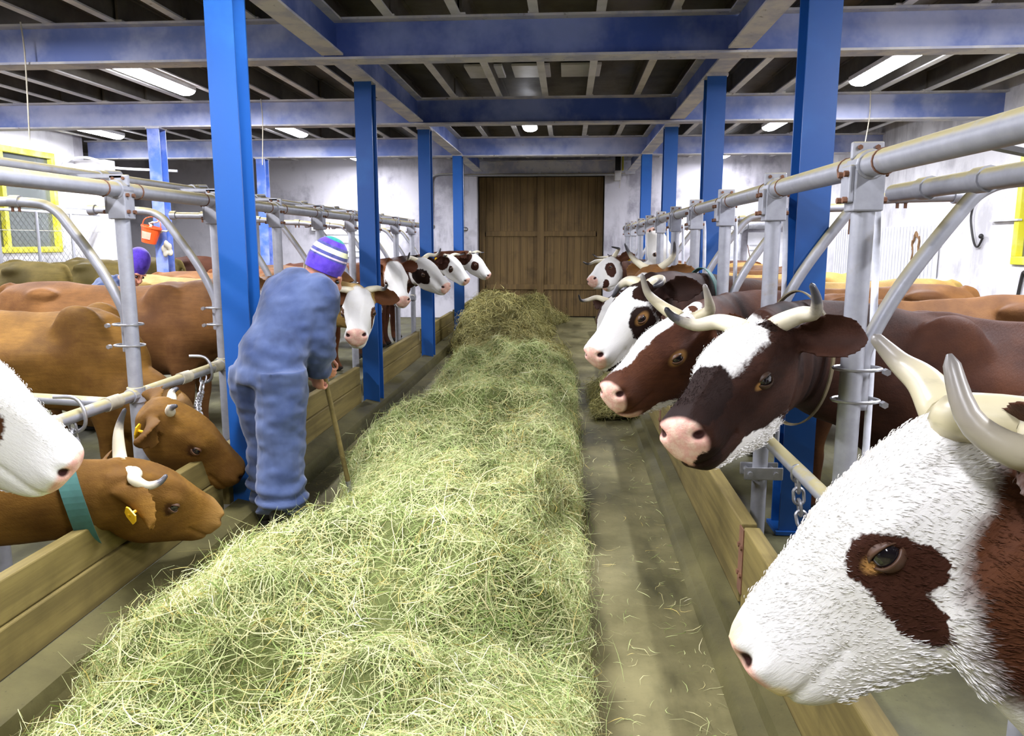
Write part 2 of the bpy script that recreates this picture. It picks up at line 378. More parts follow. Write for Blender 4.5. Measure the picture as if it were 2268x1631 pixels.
for s, gx in enumerate(GX):
    for i in range(len(BEAM_Y)):
        y0 = BEAM_Y[i] + .012; y1 = BEAM_Y[i+1] - .012 if i+1 < len(BEAM_Y) else YB - .24
        m = MB(); h, w, t, z0 = .27, .17, .016, 3.045
        m.box(gx-.006, gx+.006, y0, y1, z0+t, z0+h-t, 0); m.box(gx-w/2, gx+w/2, y0+.1, y1-.1, z0, z0+t, 1); m.box(gx-w/2, gx+w/2, y0+.1, y1-.1, z0+h-t, z0+h, 1)
        o = m.build('girder', [M['beam_dark'], M['flange']])
        side = 'left' if s == 0 else 'right'
        lab = [f'grey blue girder over the {side} column row, behind the viewer', f'grey blue girder along the top of the {side} column row, nearest in view',
               f'grey blue girder above the second {side} alley column', f'grey blue girder above the third {side} alley column', f'short far girder above the last {side} alley column'][i]
        tag(o, lab, 'girder', 'girders along the column rows')
def column(x, y, h, mat, label, group, w=.155, d=.17):
    root = thing('steel_column', label, 'column', (x, y, 0), group)
    m = MB(); t = .012
    m.box(x-w/2, x+w/2, y-d/2, y-d/2+t, .02, h-.02); m.box(x-w/2, x+w/2, y+d/2-t, y+d/2, .02, h-.02); m.box(x-.005, x+.005, y-d/2+t, y+d/2-t, .02, h-.02)
    m.build('shaft', mat, root)
    MB().box(x-w/2-.02, x+w/2+.02, y-d/2-.02, y+d/2+.02, 0, .02).build('base_plate', mat, root)
    MB().box(x-w/2-.012, x+w/2+.012, y-d/2-.012, y+d/2+.012, h-.02, h).build('cap_plate', M['flange'], root)
    return root
CY = [4.25, 7.15, 10.1, 13.1]
for i, y in enumerate(CY):
    column(-1.85, y, 3.045, M['column'], ['bright blue steel column beside the man, nearest on the left of the alley', 'bright blue column on left alley edge, next beyond the man',
        'bright blue column on left alley edge, behind the cow with horns and yellow tag', 'farthest bright blue column on the left edge of the alley'][i], 'blue columns along the feed alley')
    column(1.27, y, 3.045, M['column'], ['bright blue steel column rising behind the right stall rail, nearest on the right', 'second bright blue column from the viewer in the right row',
        'third bright blue column from the viewer in the right row', 'farthest bright blue column in the right row, near the back wall'][i], 'blue columns along the feed alley', .165)
column(-5.15, 9.6, 3.02, M['column_pale'], 'faded rusty blue column with the red bucket hung on it', 'columns among the left stalls')
column(-5.2, 13.1, 3.02, M['column_pale'], 'faded blue column far off in the left stalls, beside the blotchy back wall', 'columns among the left stalls')

# ------------------------------------------------------------------ lamps
lamp_labels = ['long glaring fluorescent lamp over the left stalls, nearest in view', 'big glaring fluorescent lamp over the right stalls, nearest in view', 'glaring lamp beside the yellow left window',
    'glaring lamp over the left stalls between the two nearest left columns', 'small glaring lamp above the middle of the alley before the door', 'glaring lamp partly hidden behind the nearest right column',
    'small far lamp over left stalls close to the back wall', 'small far lamp over right stalls close to the back wall']
for i, (x, y, L) in enumerate(LAMPS):
    root = thing('ceiling_lamp', lamp_labels[i] if i < len(lamp_labels) else f'fluorescent lamp out of view {["over the near left stalls", "over the near right stalls", "by the left window", "over the left stalls beside the viewer", "over the right stalls beside the viewer", "added over the near hay to brighten it", "over the alley behind the viewer"][i-8]}', 'lamp', (x, y, 3.33), 'fluorescent barn lamps')
    MB().box(x-.11, x+.11, y-L/2, y+L/2, 3.285, 3.335).build('lamp_housing', M['white'], root, bevel=.008)
    m = MB(); pr = [(x - .105, 3.284)] + [(x - .105*math.cos(q), 3.284 - .050*math.sin(q)) for q in np.linspace(.15, PI-.15, 9)] + [(x + .105, 3.284)]
    n = len(pr); v = [(px_, y-L/2+.02, pz) for px_, pz in pr] + [(px_, y+L/2-.02, pz) for px_, pz in pr]
    m.add(v, [(i, (i+1) % n, (i+1) % n + n, i + n) for i in range(n)] + [tuple(range(n))[::-1], tuple(range(n, 2*n))]); m.build('lamp_diffuser', M['lamp'], root)
    ld = bpy.data.lights.new('lamp_light', 'AREA'); ld.shape = 'RECTANGLE'; ld.size = .14; ld.size_y = L; ld.energy = LAMP_W * L / 1.5; ld.color = LAMP_COL
    lo = bpy.data.objects.new('lamp_light', ld); COL.objects.link(lo); lo.location = (x, y, 3.226); par(lo, root)

# ------------------------------------------------------------------ stall rails
def bracket(root, x, y, z, post):
    """U-plate that clamps the top rail on a post"""
    m = MB(); m.box(x-.052, x+.052, y-.05, y+.05, z-.16, z-.01)
    m.tube([(x, y-.055, z+.0), (x, y+.055, z+.0)], .053, 16)
    m.box(x-.055, x+.055, y-.012, y+.012, z+.02, z+.082); m.box(x-.07, x-.05, y-.045, y+.045, z-.13, z+.0)
    o = m.build('rail_bracket', M['galv'], root, bevel=.006); b = MB()
    for dy in (-.03, .03):
        for zz in (z-.12, z-.03):
            b.tube([(x-.085, y+dy, zz), (x-.068, y+dy, zz)], .011, 6); b.tube([(x+.05, y+dy, zz), (x+.066, y+dy, zz)], .011, 6)
    b.tube([(x-.03, y-.02, z+.062), (x-.03, y+.02, z+.062)], .009, 6); b.tube([(x+.03, y-.02, z+.062), (x+.03, y+.02, z+.062)], .009, 6)
    b.build('bolt', M['rust'], root); return o
def stall(side, X, zr, zl, posts, y0, y1, low, lab):
    s = -1 if side == 'left' else 1          # towards the stall
    root = thing('stall_railing', lab, 'railing', (X, y0, 0))
    MB().tube([(X, y, zr) for y in np.linspace(y0, y1, 24)], .042, 16).build('top_rail', M['galv'], root, smooth=True)
    MB().tube([(X, low[0], zl), (X, low[1], zl)], .033, 14).build('lower_rail', M['galv'], root, smooth=True)
    for k, y in enumerate(posts):
        lean = s*.0
        MB().tube([(X, y, 0), (X, y, zr-.12)], .040, 16).build('stanchion', M['galv'], root, smooth=True)
        br = bracket(root, X, y, zr, None)
        # lower clamp where the low rail meets the post, collar joints on the rails
        m = MB(); m.tube([(X, y, zl-.045), (X, y, zl+.045)], .050, 16); m.tube([(X, y-.07, zl), (X, y+.07, zl)], .042, 14)
        m.build('rail_coupling', M['galv'], root, smooth=False, bevel=.004)
        m = MB(); m.tube([(X, y+.16, zr), (X, y+.17, zr)], .0455, 16); m.tube([(X, y-.17, zr), (X, y-.16, zr)], .0455, 16); m.build('rail_seam', M['rust'], root)
        # bent divider tube: bolted to the post, rising away over the stall
        yd = y + .045
        P = curve([(X+s*.055, yd, .98), (X+s*.055, yd, 1.12), (X+s*.065, yd, 1.22), (X+s*.17, yd, 1.44), (X+s*.34, yd, 1.69), (X+s*.43, yd, 1.79), (X+s*.56, yd, 1.825), (X+s*.9, yd, 1.835)], 40)
        MB().tube(P, .028, 12).build('stall_divider', M['galv'], root, smooth=True)
        # U-bolts tying divider to post
        for z in (1.02, 1.14):
            a = np.linspace(0, PI*2, 22); cx = X + s*.028
            pts = [(cx + .085*math.cos(q), y + .02 + .062*math.sin(q), z) for q in a[:-1]]
            m = MB().tube(pts, .0065, 6, closed=True); m.tube([(X-s*.0+s*.10, y-.05, z), (X+s*.10, y-.075, z)], .013, 6)
            m.build('u_bolt', M['steel'], root, smooth=True)
        m = MB(); m.tube([(X+s*.9, yd, 1.835), (X+s*.95, yd, 1.835)], .038, 12); m.tube([(X+s*.62, yd, 1.832), (X+s*.68, yd, 1.834)], .034, 10); m.build('divider_coupling', M['galv'], root, smooth=True)
        m = MB(); [m.tube([(X+s*q, yd, 1.80), (X+s*q, yd, 1.775)], .008, 6) for q in (.63, .67)]; m.build('bolt', M['rust'], root)
        if side == 'right':
            # thin drinking-water pipe running down beside each post
            P = curve([(X+.085, y+.11, 1.78), (X+.095, y+.11, 1.66), (X+.10, y+.09, 1.30), (X+.10, y+.07, .9), (X+.10, y+.07, .45)], 16)
            MB().tube(P, .014, 8).build('water_pipe', M['pipe'], root, smooth=True)
    return root
RP = [1.66 + 1.22*k for k in range(11)]; LP = [1.89 + 1.15*k for k in range(11)]
rr = stall('right', 1.05, 1.87, .585, RP, .2, 14.6, (.3, 9.0), 'galvanised pipe railing with upright posts in front of the right cows')
lr = stall('left', -2.48, 1.89, .735, LP, .6, 14.2, (3.0, 9.0), 'galvanised pipe railing with upright posts in front of the left cows')
# second long pipes behind the railings
t = thing('overhead_pipe', 'thin pipe running just above and behind the left stall railing', 'pipe', (-2.78, 1, 1.99))
MB().tube([(-2.78, y, 1.99) for y in np.linspace(.8, 13.6, 12)], .027, 12).build('long_pipe', M['galv'], t, smooth=True)
for y in LP[1:9]:
    m = MB(); m.tube([(-2.78, y+.28, 1.99), (-2.78, y+.36, 1.99)], .037, 12); m.tube([(-2.78, y+.36, 2.02), (-2.78, y+.52, 2.03), (-2.78, y+.56, 1.99)], .012, 6)
    m.build('pipe_clamp', M['galv'], t, smooth=True)
    m = MB(); m.box(-2.80, -2.46, y-.012, y+.012, 1.955, 1.975); m.build('cross_strap', M['galv'], t)
t = thing('overhead_pipe', 'thick grey pipe behind the right stall railing near the yellow right window', 'pipe', (1.34, 1, 1.80))
MB().tube([(1.34, y, 1.803) for y in np.linspace(.3, 3.35, 6)], .036, 14).build('long_pipe', M['galv'], t, smooth=True)
for y in (2.05, 2.62, 3.02):
    MB().tube([(1.34, y, 1.803), (1.34, y+.07, 1.803)], .043, 14).build('pipe_clamp', M['galv'], t, smooth=True)
MB().tube([(1.05, 2.12, 1.86), (1.34, 2.12, 1.80)], .018, 8).build('cross_strap', M['galv'], t)
# rope-wrapped couplings and hooks on the near left low rail
for y in (3.42, 3.95, 4.75, 5.2):
    MB().tube([(-2.48, y-.06, .735), (-2.48, y+.06, .735)], .040, 12).build('rope_wrap', M['brush'], lr, smooth=True)
for y in (3.62, 5.02):
    P = curve([(-2.56, y-.03, .84), (-2.47, y, .83), (-2.425, y, .77), (-2.425, y, .69), (-2.47, y, .655), (-2.51, y, .67)], 20)
    MB().tube(P, .010, 8).build('hook', M['steel'], lr, smooth=True)
# horizontal stay at the near left stall
MB().tube([(-3.3, 3.95, .77), (-2.48, 3.95, .735)], .03, 12).build('stay_pipe', M['galv'], lr, smooth=True)
# flat clamp plate low on the second right post
m = MB(); m.box(.955, 1.16, RP[2]-.058, RP[2]-.046, .345, .415); m.box(.955, 1.16, RP[2]+.046, RP[2]+.058, .345, .415); m.build('post_clamp', M['steel'], rr, bevel=.006)
m = MB(); [m.tube([(q, RP[2]-.075, .38), (q, RP[2]+.07, .38)], .014, 8) for q in (.985, 1.12)]; m.build('bolt', M['steel'], rr)

# chains: every link a part
def chain(pts, label, link=.058, wire=.0062):
    P = np.array(curve(pts, 60)); d = np.r_[0, np.cumsum(np.linalg.norm(np.diff(P, axis=0), axis=1))]
    root = thing('tether_chain', label, 'chain', tuple(pts[0])); step = link*.70; n = max(2, int(d[-1]/step)); src = None
    for k in range(n):
        s0 = (k+.5)*step; c = np.array([np.interp(s0, d, P[:, q]) for q in range(3)]); c2 = np.array([np.interp(min(s0+.01, d[-1]), d, P[:, q]) for q in range(3)])
        c1 = np.array([np.interp(max(s0-.01, 0), d, P[:, q]) for q in range(3)]); x = unit(c2-c1); up = np.array([0, 1., .2]) if abs(x[1]) < .8 else np.array([1., 0, .2])
        F = frame3(x, up); 
        if k % 2: F = F @ np.array([[1,0,0],[0,0,-1],[0,1,0]])
        if src is None:
            a = np.linspace(0, 2*PI, 17)[:-1]; w = link*.31; h = link/2 - w
            pts2 = [((h if math.cos(q) > 0 else -h) + w*math.cos(q), w*math.sin(q), 0) for q in a]
            o = MB().tube(pts2, wire, 6, closed=True).build('link', M['steel'], root, smooth=True); src = o
        else: o = src.copy(); COL.objects.link(o)
        o.parent = root; o.matrix_parent_inverse = Matrix.Identity(4)
        Mx = Matrix(F.tolist()).to_4x4(); Mx.translation = Vector(c - np.array(pts[0])); o.matrix_basis = Mx
    return root
chain([(1.04, 3.42, .60), (1.05, 3.42, .50), (1.07, 3.40, .36), (1.11, 3.36, .27), (1.17, 3.34, .29), (1.21, 3.33, .42), (1.22, 3.34, .50)], 'steel tether chain looping below the dark cow with the white forehead', .075, .008)
chain([(-2.48, 3.60, .70), (-2.47, 3.60, .62), (-2.46, 3.6, .52)], 'short tether chain hanging by a hook beside the white muzzle on the left', .06)
chain([(-2.47, 5.0, .70), (-2.45, 4.9, .60), (-2.30, 4.55, .58), (-2.14, 4.28, .50), (-2.10, 4.2, .36)], 'rusty tether chain reaching down to the brown feeding cow with orange tag', .06)

# ------------------------------------------------------------------ wooden feed curbs
def curb(name, x, th, z0, z1, y0, y1, label, group, two=False):
    root = thing(name, label, 'curb', (x, y0, 0), group)
    if two:
        zm = z0 + (z1-z0)*.52
        MB().box(x-th/2-.012, x+th/2+.012, y0+.012, y1-.012, z0, zm).build('plank', M['board'], root, bevel=.006)
        MB().box(x-th/2, x+th/2, y0, y1, zm+.004, z1).build('plank', M['board'], root, bevel=.006)
    else: MB().box(x-th/2, x+th/2, y0, y1, z0, z1).build('plank', M['board'], root, bevel=.006)
    return root
YS = [.4, 3.08, 5.9, 8.7, 11.4, 14.2]
for i in range(5):
    c = curb('feed_curb', .765, .065, .10, .45, YS[i]+.02, YS[i+1]-.02, ['thick wooden trough curb under the big white cow head', 'thick wooden trough curb below the three near right cows', 'wooden curb farther along the right trough, second beyond the near joint', 'wooden curb far along the right trough', 'last wooden curb of the right trough near the door'][i], 'wooden feed curbs')
    if i < 4:
        y = YS[i+1]; m = MB(); m.box(.728, .7335, y-.035, y+.035, .16, .44); m.build('iron_strap', M['rust'], c)
        m = MB(); [m.tube([(.72, y+dy, z), (.735, y+dy, z)], .012, 8) for dy in (-.02, .02) for z in (.24, .36)]; m.build('bolt', M['rust'], c)
yl = [(.6, 4.05), (4.1, 7.0), (7.3, 9.95), (10.25, 12.95), (13.25, 15.8)]
for i, (a, b) in enumerate(yl):
    curb('feed_curb', -1.965, .055, .11, .45, a, b, ['wooden curb in the lower left corner under the cow with the green collar', 'wooden curb beside the man, between the two nearest left columns', 'wooden curb between the second and third left columns', 'wooden curb between the third and fourth left columns', 'farthest wooden curb on the left side of the alley'][i], 'wooden feed curbs', True)

# ------------------------------------------------------------------ cattle
# head frame: x from poll to muzzle, y to the animal's left, z out of the forehead; metres for a head .51 long
HF = [0, .10, .30, .50, .72, .90, 1.0]
HEAD = [ # x, z top, z bottom, half widths at HF
 (-.045, -.060, -.165, (.0,.045,.058,.060,.050,.032,.0)), (-.02, -.026, -.205, (.045,.074,.084,.086,.074,.050,.02)),
 (.03, .000, -.250, (.052,.082,.098,.098,.083,.058,.028)), (.10, .015, -.288, (.054,.086,.106,.102,.086,.062,.032)),
 (.175, .016, -.296, (.050,.082,.107,.098,.083,.060,.032)), (.24, .007, -.282, (.042,.066,.089,.089,.077,.053,.027)),
 (.31, -.007, -.262, (.032,.050,.070,.078,.070,.046,.022)), (.38, -.020, -.240, (.030,.048,.064,.070,.063,.043,.021)),
 (.43, -.027, -.226, (.034,.054,.072,.076,.064,.046,.022)), (.47, -.036, -.208, (.034,.053,.074,.076,.060,.042,.02)),
 (.497, -.052, -.180, (.024,.040,.061,.063,.048,.031,.015)), (.510, -.078, -.145, (.010,.020,.034,.036,.030,.018,.008))]
def wx(x): return x*1.23 if x < .175 else .215 + (x-.175)*(.295/.335)
HEAD = [(wx(h[0]), *h[1:]) for h in HEAD]
BF = [0, .10, .38, .68, .92, 1.0]
BODY = [ # x from withers (negative = rump), z top, z bottom, half widths at BF
 (-1.45,1.25,1.02,(.0,.04,.08,.07,.03,.0)), (-1.39,1.335,.86,(.03,.11,.19,.18,.10,.03)), (-1.22,1.375,.76,(.04,.16,.26,.235,.13,.05)),
 (-1.0,1.385,.68,(.05,.20,.285,.26,.16,.06)), (-.8,1.36,.62,(.03,.13,.31,.29,.19,.07)), (-.5,1.345,.575,(.03,.11,.335,.315,.2,.08)),
 (-.2,1.355,.565,(.03,.10,.31,.29,.18,.07)), (.0,1.39,.58,(.03,.09,.265,.25,.16,.06)), (.16,1.34,.62,(.03,.09,.245,.23,.15,.06)),
 (.30,1.24,.70,(.03,.09,.20,.18,.12,.05)), (.39,1.10,.80,(.02,.05,.12,.11,.07,.02)), (.42,1.02,.88,(.0,.02,.04,.04,.02,.0))]
def loft(ST, FR, nx, nr):
    X = cr([[s[0], s[1], s[2], *s[3]] for s in ST], np.linspace(0, len(ST)-1, nx))
    v = []; fr = np.linspace(0, 1, nr//2+1); k = len(FR)
    tt = np.interp(fr, np.array(FR), np.arange(k))
    for row in X:
        w = np.maximum(cr(np.array(row[3:])[:, None], tt)[:, 0], 0); z = row[1] + (row[2]-row[1])*fr
        for i in range(nr//2+1): v.append((row[0], w[i], z[i]))
        for i in range(nr//2-1, 0, -1): v.append((row[0], -w[i], z[i]))
    f = []
    for i in range(nx-1):
        for j in range(nr):
            l = (j+1) % nr; f.append((i*nr+j, i*nr+l, (i+1)*nr+l, (i+1)*nr+j))
    f.append(tuple(range(nr))[::-1]); f.append(tuple((nx-1)*nr+j for j in range(nr)))
    return np.array(v), f
def flip_out(V, f):
    """make faces point outwards (sign of enclosed volume)"""
    V = np.asarray(V); vol = 0
    for q in f:
        for i in range(1, len(q)-1): vol += np.dot(V[q[0]], np.cross(V[q[i]], V[q[i+1]]))
    return f if vol > 0 else [tuple(q[::-1]) for q in f]
HV, HFc = loft(HEAD, HF, 40, 44); HFc = flip_out(HV, HFc)
BV, BFc = loft(BODY, BF, 36, 32); BFc = flip_out(BV, BFc)

COATS = {'dark': ((.014,.006,.004), (.048,.018,.010)), 'brown': ((.035,.012,.007), (.095,.034,.014)), 'red': ((.09,.028,.010), (.19,.07,.022)),
         'tan': ((.085,.036,.013), (.20,.092,.028)), 'gold': ((.080,.035,.007), (.215,.108,.020)), 'straw': ((.22,.13,.035), (.42,.28,.085)), 'mud': ((.05,.038,.010), (.13,.095,.025))}
WHITE = (.70,.68,.64); PINK = (.66,.36,.29); DARKC = {'dark': (.014,.006,.004), 'brown': (.040,.014,.008), 'red': (.07,.022,.009), 'tan': (.06,.022,.008), 'gold': (.05,.02,.006), 'straw': (.08,.03,.01), 'mud': (.03,.02,.008)}
def coat_mat(name, coat, patches, body=None):
    t = NT('coat ' + name); hp = t.attr('hp'); bp = t.attr('bp')
    a, b = COATS[coat]
    col = t.mix(t.rng(t.noise(bp, 2.3, 5, .6), .3, .7), a, b)
    col = t.mix(t.rng(t.noise(t.scaled(bp, (9, 9, 60)), 1, 3), .35, .7, 0, .35), col, a)
    if body:
        a2, b2 = COATS[body]; sx = t.new('ShaderNodeSeparateXYZ'); t.lk(bp, sx.inputs[0]); c2 = t.mix(t.rng(t.noise(bp, 2.3, 5, .6), .3, .7), a2, b2)
        col = t.mix(t.rng(t.math('ADD', sx.outputs[0], t.math('MULTIPLY', t.noise(bp, 3, 4), .3)), .0, .45, 1, 0), col, c2)
    # shared wobble that makes the patch outlines furry
    n1 = t.noise(hp, 11, 4, .6, 'Color'); n2 = t.noise(t.scaled(hp, (60, 140, 140)), 1, 3, .6, 'Color')
    def jit(n, amp, src):
        s = t.new('ShaderNodeVectorMath', operation='SUBTRACT'); t.lk(n, s.inputs[0]); s.inputs[1].default_value = (.5,.5,.5)
        m = t.new('ShaderNodeVectorMath', operation='SCALE'); t.lk(s.outputs[0], m.inputs[0]); m.inputs['Scale'].default_value = amp
        d = t.new('ShaderNodeVectorMath', operation='ADD'); t.lk(src, d.inputs[0]); t.lk(m.outputs[0], d.inputs[1]); return d.outputs[0]
    wob = jit(n2, .018, jit(n1, .06, hp))
    cols = {'w': t.mix(t.rng(t.noise(hp, 6, 4), .45, .75, 0, .35), WHITE, (.56,.53,.44)), 'd': DARKC[coat], 'p': t.mix(t.rng(t.noise(hp, 40, 4), .4, .65), PINK, (.72,.50,.38)), 'k': (.035,.012,.010), 'o': (.42,.22,.07), 'c': col, 'm': (.17,.06,.045), 's': (.72,.60,.36), 'g': (.27,.15,.045)}
    for key, c, r, *rest in patches:
        src = wob if key in 'wdc' else hp
        s = t.new('ShaderNodeVectorMath', operation='SUBTRACT'); t.lk(src, s.inputs[0]); s.inputs[1].default_value = (wx(c[0]), c[1], c[2])
        m = t.new('ShaderNodeVectorMath', operation='DIVIDE'); t.lk(s.outputs[0], m.inputs[0]); m.inputs[1].default_value = r
        l = t.new('ShaderNodeVectorMath', operation='LENGTH'); t.lk(m.outputs[0], l.inputs[0])
        e = rest[0] if rest else .06
        col = t.mix(t.rng(l.outputs['Value'], 1-e, 1+e, 1, 0), col, cols[key])
    sep = t.new('ShaderNodeSeparateXYZ'); t.lk(bp, sep.inputs[0])
    col = t.mix(t.rng(sep.outputs[2], .045, .075, 1, 0), col, (.02,.017,.014))
    hair = t.noise(t.scaled(hp, (55, 190, 190)), 1, 4, .6); t.bump(hair, .35, .006)
    return t.done(col, .65, spec=.10)
# standard patches
def muzzle(dark=False): return [('m' if dark else 'p', (.520,0,-.100), (.058,.085,.078), .12), ('k', (.490,.056,-.082), (.020,.019,.0115), .25), ('k', (.490,-.056,-.082), (.020,.019,.0115), .25)]
def eyes(o=True): return [('o', (.18,.110,-.088), (.040,.03,.026), .35), ('o', (.18,-.110,-.088), (.040,.03,.026), .35)] if o else []
WF = ('w', (.235,0,-.13), (.30,.25,.26))

def horn(root, base, mid, tip, s, T, r0=.034, mat='horn'):
    """tapered horn along a bent path given in the head frame"""
    P = cr([base, mid[0], mid[1], tip] if len(mid) == 2 and not np.isscalar(mid[0]) else [base, mid, tip], np.linspace(0, 3 if len(mid) == 2 and not np.isscalar(mid[0]) else 2, 22))
    u = np.linspace(0, 1, 22); rad = r0*s*(1-u**1.35*.80); rad[-1] *= .45
    v, f = tube(T(P), rad, 14); o = MB().add(v, f).build('horn', M[mat], root, smooth=True)
    at = o.data.attributes.new('t', 'FLOAT', 'POINT'); at.data.foreach_set('value', np.repeat(u, 14).astype(np.float32)); return o
def ear_geo(sd, d=(-.30, 1, -.22), L=.205, W=.068, base=(-.005,.082,-.085)):
    """cupped ear leaf; sd=+1 for the left ear"""
    d = unit(d); nrm = unit(np.array([.75, .10, .55]) - d*(np.array([.75,.10,.55]) @ d)); w = np.cross(d, nrm)
    v = []; nu, nw = 12, 8
    for face in (1, -1):
        for i in range(nu+1):
            t = i/nu; hw = W*math.sin(PI*min(1, t*.86+.10))**.8*(1 if t < .99 else .3)
            for j in range(nw+1):
                q = j/nw*2-1; cup = .55*hw*q*q + (0 if face > 0 else -.038*(1-q*q)*(1-.5*t) - .006)
                p = np.array(base) + d*L*t + w*hw*q + nrm*(cup + .02*math.sin(t*PI)); v.append((p[0], p[1]*sd, p[2]))
    n = (nu+1)*(nw+1); f = []
    for i in range(nu):
        for j in range(nw):
            a = i*(nw+1)+j; f.append((a, a+1, a+nw+2, a+nw+1)); f.append((n+a, n+a+nw+1, n+a+nw+2, n+a+1))
    rim = [i*(nw+1) for i in range(nu+1)] + [nu*(nw+1)+j for j in range(1, nw+1)] + [i*(nw+1)+nw for i in range(nu-1, -1, -1)] + list(range(nw-1, 0, -1))
    for a, b in zip(rim, rim[1:]+rim[:1]): f.append((a, a+n, b+n, b) if True else ())
    tagp = np.array(base) + d*L*.52; 
    return np.array(v), flip_out(v, f), np.array([tagp[0], tagp[1]*sd, tagp[2]]), np.array([nrm[0], nrm[1]*sd, nrm[2]]), np.array([d[0], d[1]*sd, d[2]])

def make_cow(label, X, Y, heading, coat, patches, poll, fwd, up, s=1.05, vox=.014, sb=.95, group=None, horns=((.06,.20,.02),(.16,.30,.10),(.20,.30,.20)), hornmat='horn', r0=.029,
             tags=(), collar=None, eyelid=None, ears=None, via=None, neck=1.0, low=False, body=None, fur=0, cat='cow', tail=True, mouth=0.):
    root = None
    H = frame3(fwd, up); poll = np.array(poll, float)
    T = lambda P: np.asarray(P, float)*s @ H.T + poll                       # head frame -> world
    hx = np.array([heading, 0, 0.]); hy = np.array([0, heading, 0.])
    TB = lambda P: np.asarray(P, float)*sb @ np.stack([hx, hy, [0,0,1]], 1).T + np.array([X, Y, 0])
    g = MB(); g.add(T(HV), HFc); g.add(TB(BV), BFc)
    # neck: from the shoulders to the back of the skull
    p0 = TB((-.02, 0, .84 if low else 1.02)); p3 = T((.045, 0, -.135)); pm = TB((-.25, 0, .95))
    railx = 1.05 if heading < 0 else -2.48
    v_ = np.array(via if via else (railx, Y*.8 + poll[1]*.2, .5*p3[2] + .5*1.02), float) if (via or abs(X) < 4) else (p0+p3)/2
    C = cr([pm, p0, v_, p3, p3 + H[:, 0]*.12 - H[:, 2]*.02], np.linspace(1, 3, 26))
    Tn = np.gradient(C, axis=0); Tn /= np.linalg.norm(Tn, axis=1)[:, None]; vv = []
    for i in range(26):
        t = i/25; u_ = unit((1-t)*np.array([0, 0, 1.]) + t*(H[:, 2] - .35*H[:, 0]*1.0)); u_ = unit(u_ - Tn[i]*(u_ @ Tn[i])); b_ = np.cross(Tn[i], u_)
        hgt = np.interp(t, [0,.25,.6,1], [.34,.28*(.5+neck/2),.22*neck,.165*s/1.05*neck]); wid = np.interp(t, [0,.25,.6,1], [.20,.165,.125*(.5+neck/2),.095*s/1.05*(.6+neck*.4)])
        for a in np.linspace(0, 2*PI, 24, endpoint=False):
            ca, sa = math.cos(a), math.sin(a); vv.append(C[i] + u_*hgt*ca*(1.0 if ca > 0 else 1.06) + b_*wid*sa*(1-.28*max(0, ca)**2))
    nf = [(i*24+j, i*24+(j+1)%24, (i+1)*24+(j+1)%24, (i+1)*24+j) for i in range(25) for j in range(24)] + [tuple(range(24))[::-1], tuple(25*24+j for j in range(24))]
    g.add(vv, flip_out(vv, nf))
    # ears
    taginfo = {}
    for sd in (1, -1):
        ev, ef, tp, tn, td = ear_geo(sd, *( [ears] if ears else [])); g.add(T(ev), ef); taginfo[sd] = (tp, tn, td)
    # legs, hip bones, udder, tail
    for sy in (-1, 1):
        L1 = [(.10,sy*.15,.92),(.12,sy*.16,.72),(.14,sy*.16,.56),(.15,sy*.155,.42),(.13,sy*.15,.36),(.13,sy*.15,.22),(.14,sy*.15,.10),(.17,sy*.15,.05),(.19,sy*.15,.0)]
        g.add(*tube(TB(L1), np.array([.13,.115,.085,.062,.060,.040,.048,.052,.064])*sb, 12))
        L2 = [(-1.14,sy*.17,.98),(-1.05,sy*.18,.80),(-1.05,sy*.17,.66),(-1.20,sy*.16,.50),(-1.24,sy*.155,.43),(-1.20,sy*.155,.24),(-1.18,sy*.155,.10),(-1.15,sy*.155,.05),(-1.13,sy*.155,.0)]
        g.add(*tube(TB(L2), np.array([.18,.17,.125,.075,.064,.043,.050,.053,.064])*sb, 12))
        g.add(*ellipsoid(TB((-.98,sy*.205,1.275)), (.13,.07,.06))); g.add(*ellipsoid(TB((-1.37,sy*.10,1.24)), (.06,.04,.06))); g.add(*ellipsoid(TB((.0,sy*.14,1.0)), (.22,.115,.36)))
    g.add(*ellipsoid(TB((-.82,0,.56)), (.22,.15,.15)))
    if tail: g.add(*tube(TB([(-1.36,0,1.34),(-1.46,0,1.32),(-1.51,0,1.2),(-1.52,.01,.95),(-1.50,.0,.7),(-1.49,0,.55),(-1.48,0,.42)]), np.array([.04,.036,.030,.026,.026,.05,.02])*sb, 10))
    o = g.build('cow', [], None); me0 = o.data
    rm = o.modifiers.new('r', 'REMESH'); rm.mode = 'VOXEL'; rm.voxel_size = vox
    sm = o.modifiers.new('s', 'SMOOTH'); sm.factor = .5; sm.iterations = max(3, int(.055/vox))
    dg = bpy.context.evaluated_depsgraph_get(); me = bpy.data.meshes.new_from_object(o.evaluated_get(dg)); o.modifiers.clear(); o.data = me; bpy.data.meshes.remove(me0)
    if vox < .0165:
        n = len(me.vertices); co = np.empty(n*3, np.float32); me.vertices.foreach_get('co', co); hq = (co.reshape(-1, 3) - poll) @ H / s
        vg = o.vertex_groups.new(name='trunk'); far = np.where((hq[:, 0] < -.10) | (np.abs(hq[:, 1]) > .33) | (hq[:, 2] < -.36))[0]; vg.add(far.tolist(), 1.0, 'REPLACE')
        dm = o.modifiers.new('d', 'DECIMATE'); dm.ratio = .35; dm.vertex_group = 'trunk'; dm.vertex_group_factor = 1000
        o.update_tag(); dg = bpy.context.evaluated_depsgraph_get(); me2 = bpy.data.meshes.new_from_object(o.evaluated_get(dg)); o.modifiers.clear(); o.vertex_groups.clear(); o.data = me2; bpy.data.meshes.remove(me); me = me2
    n = len(me.vertices); co = np.empty(n*3, np.float32); me.vertices.foreach_get('co', co); co = co.reshape(-1, 3).astype(float)
    nr = np.empty(n*3, np.float32); me.vertices.foreach_get('normal', nr); nr = nr.reshape(-1, 3)
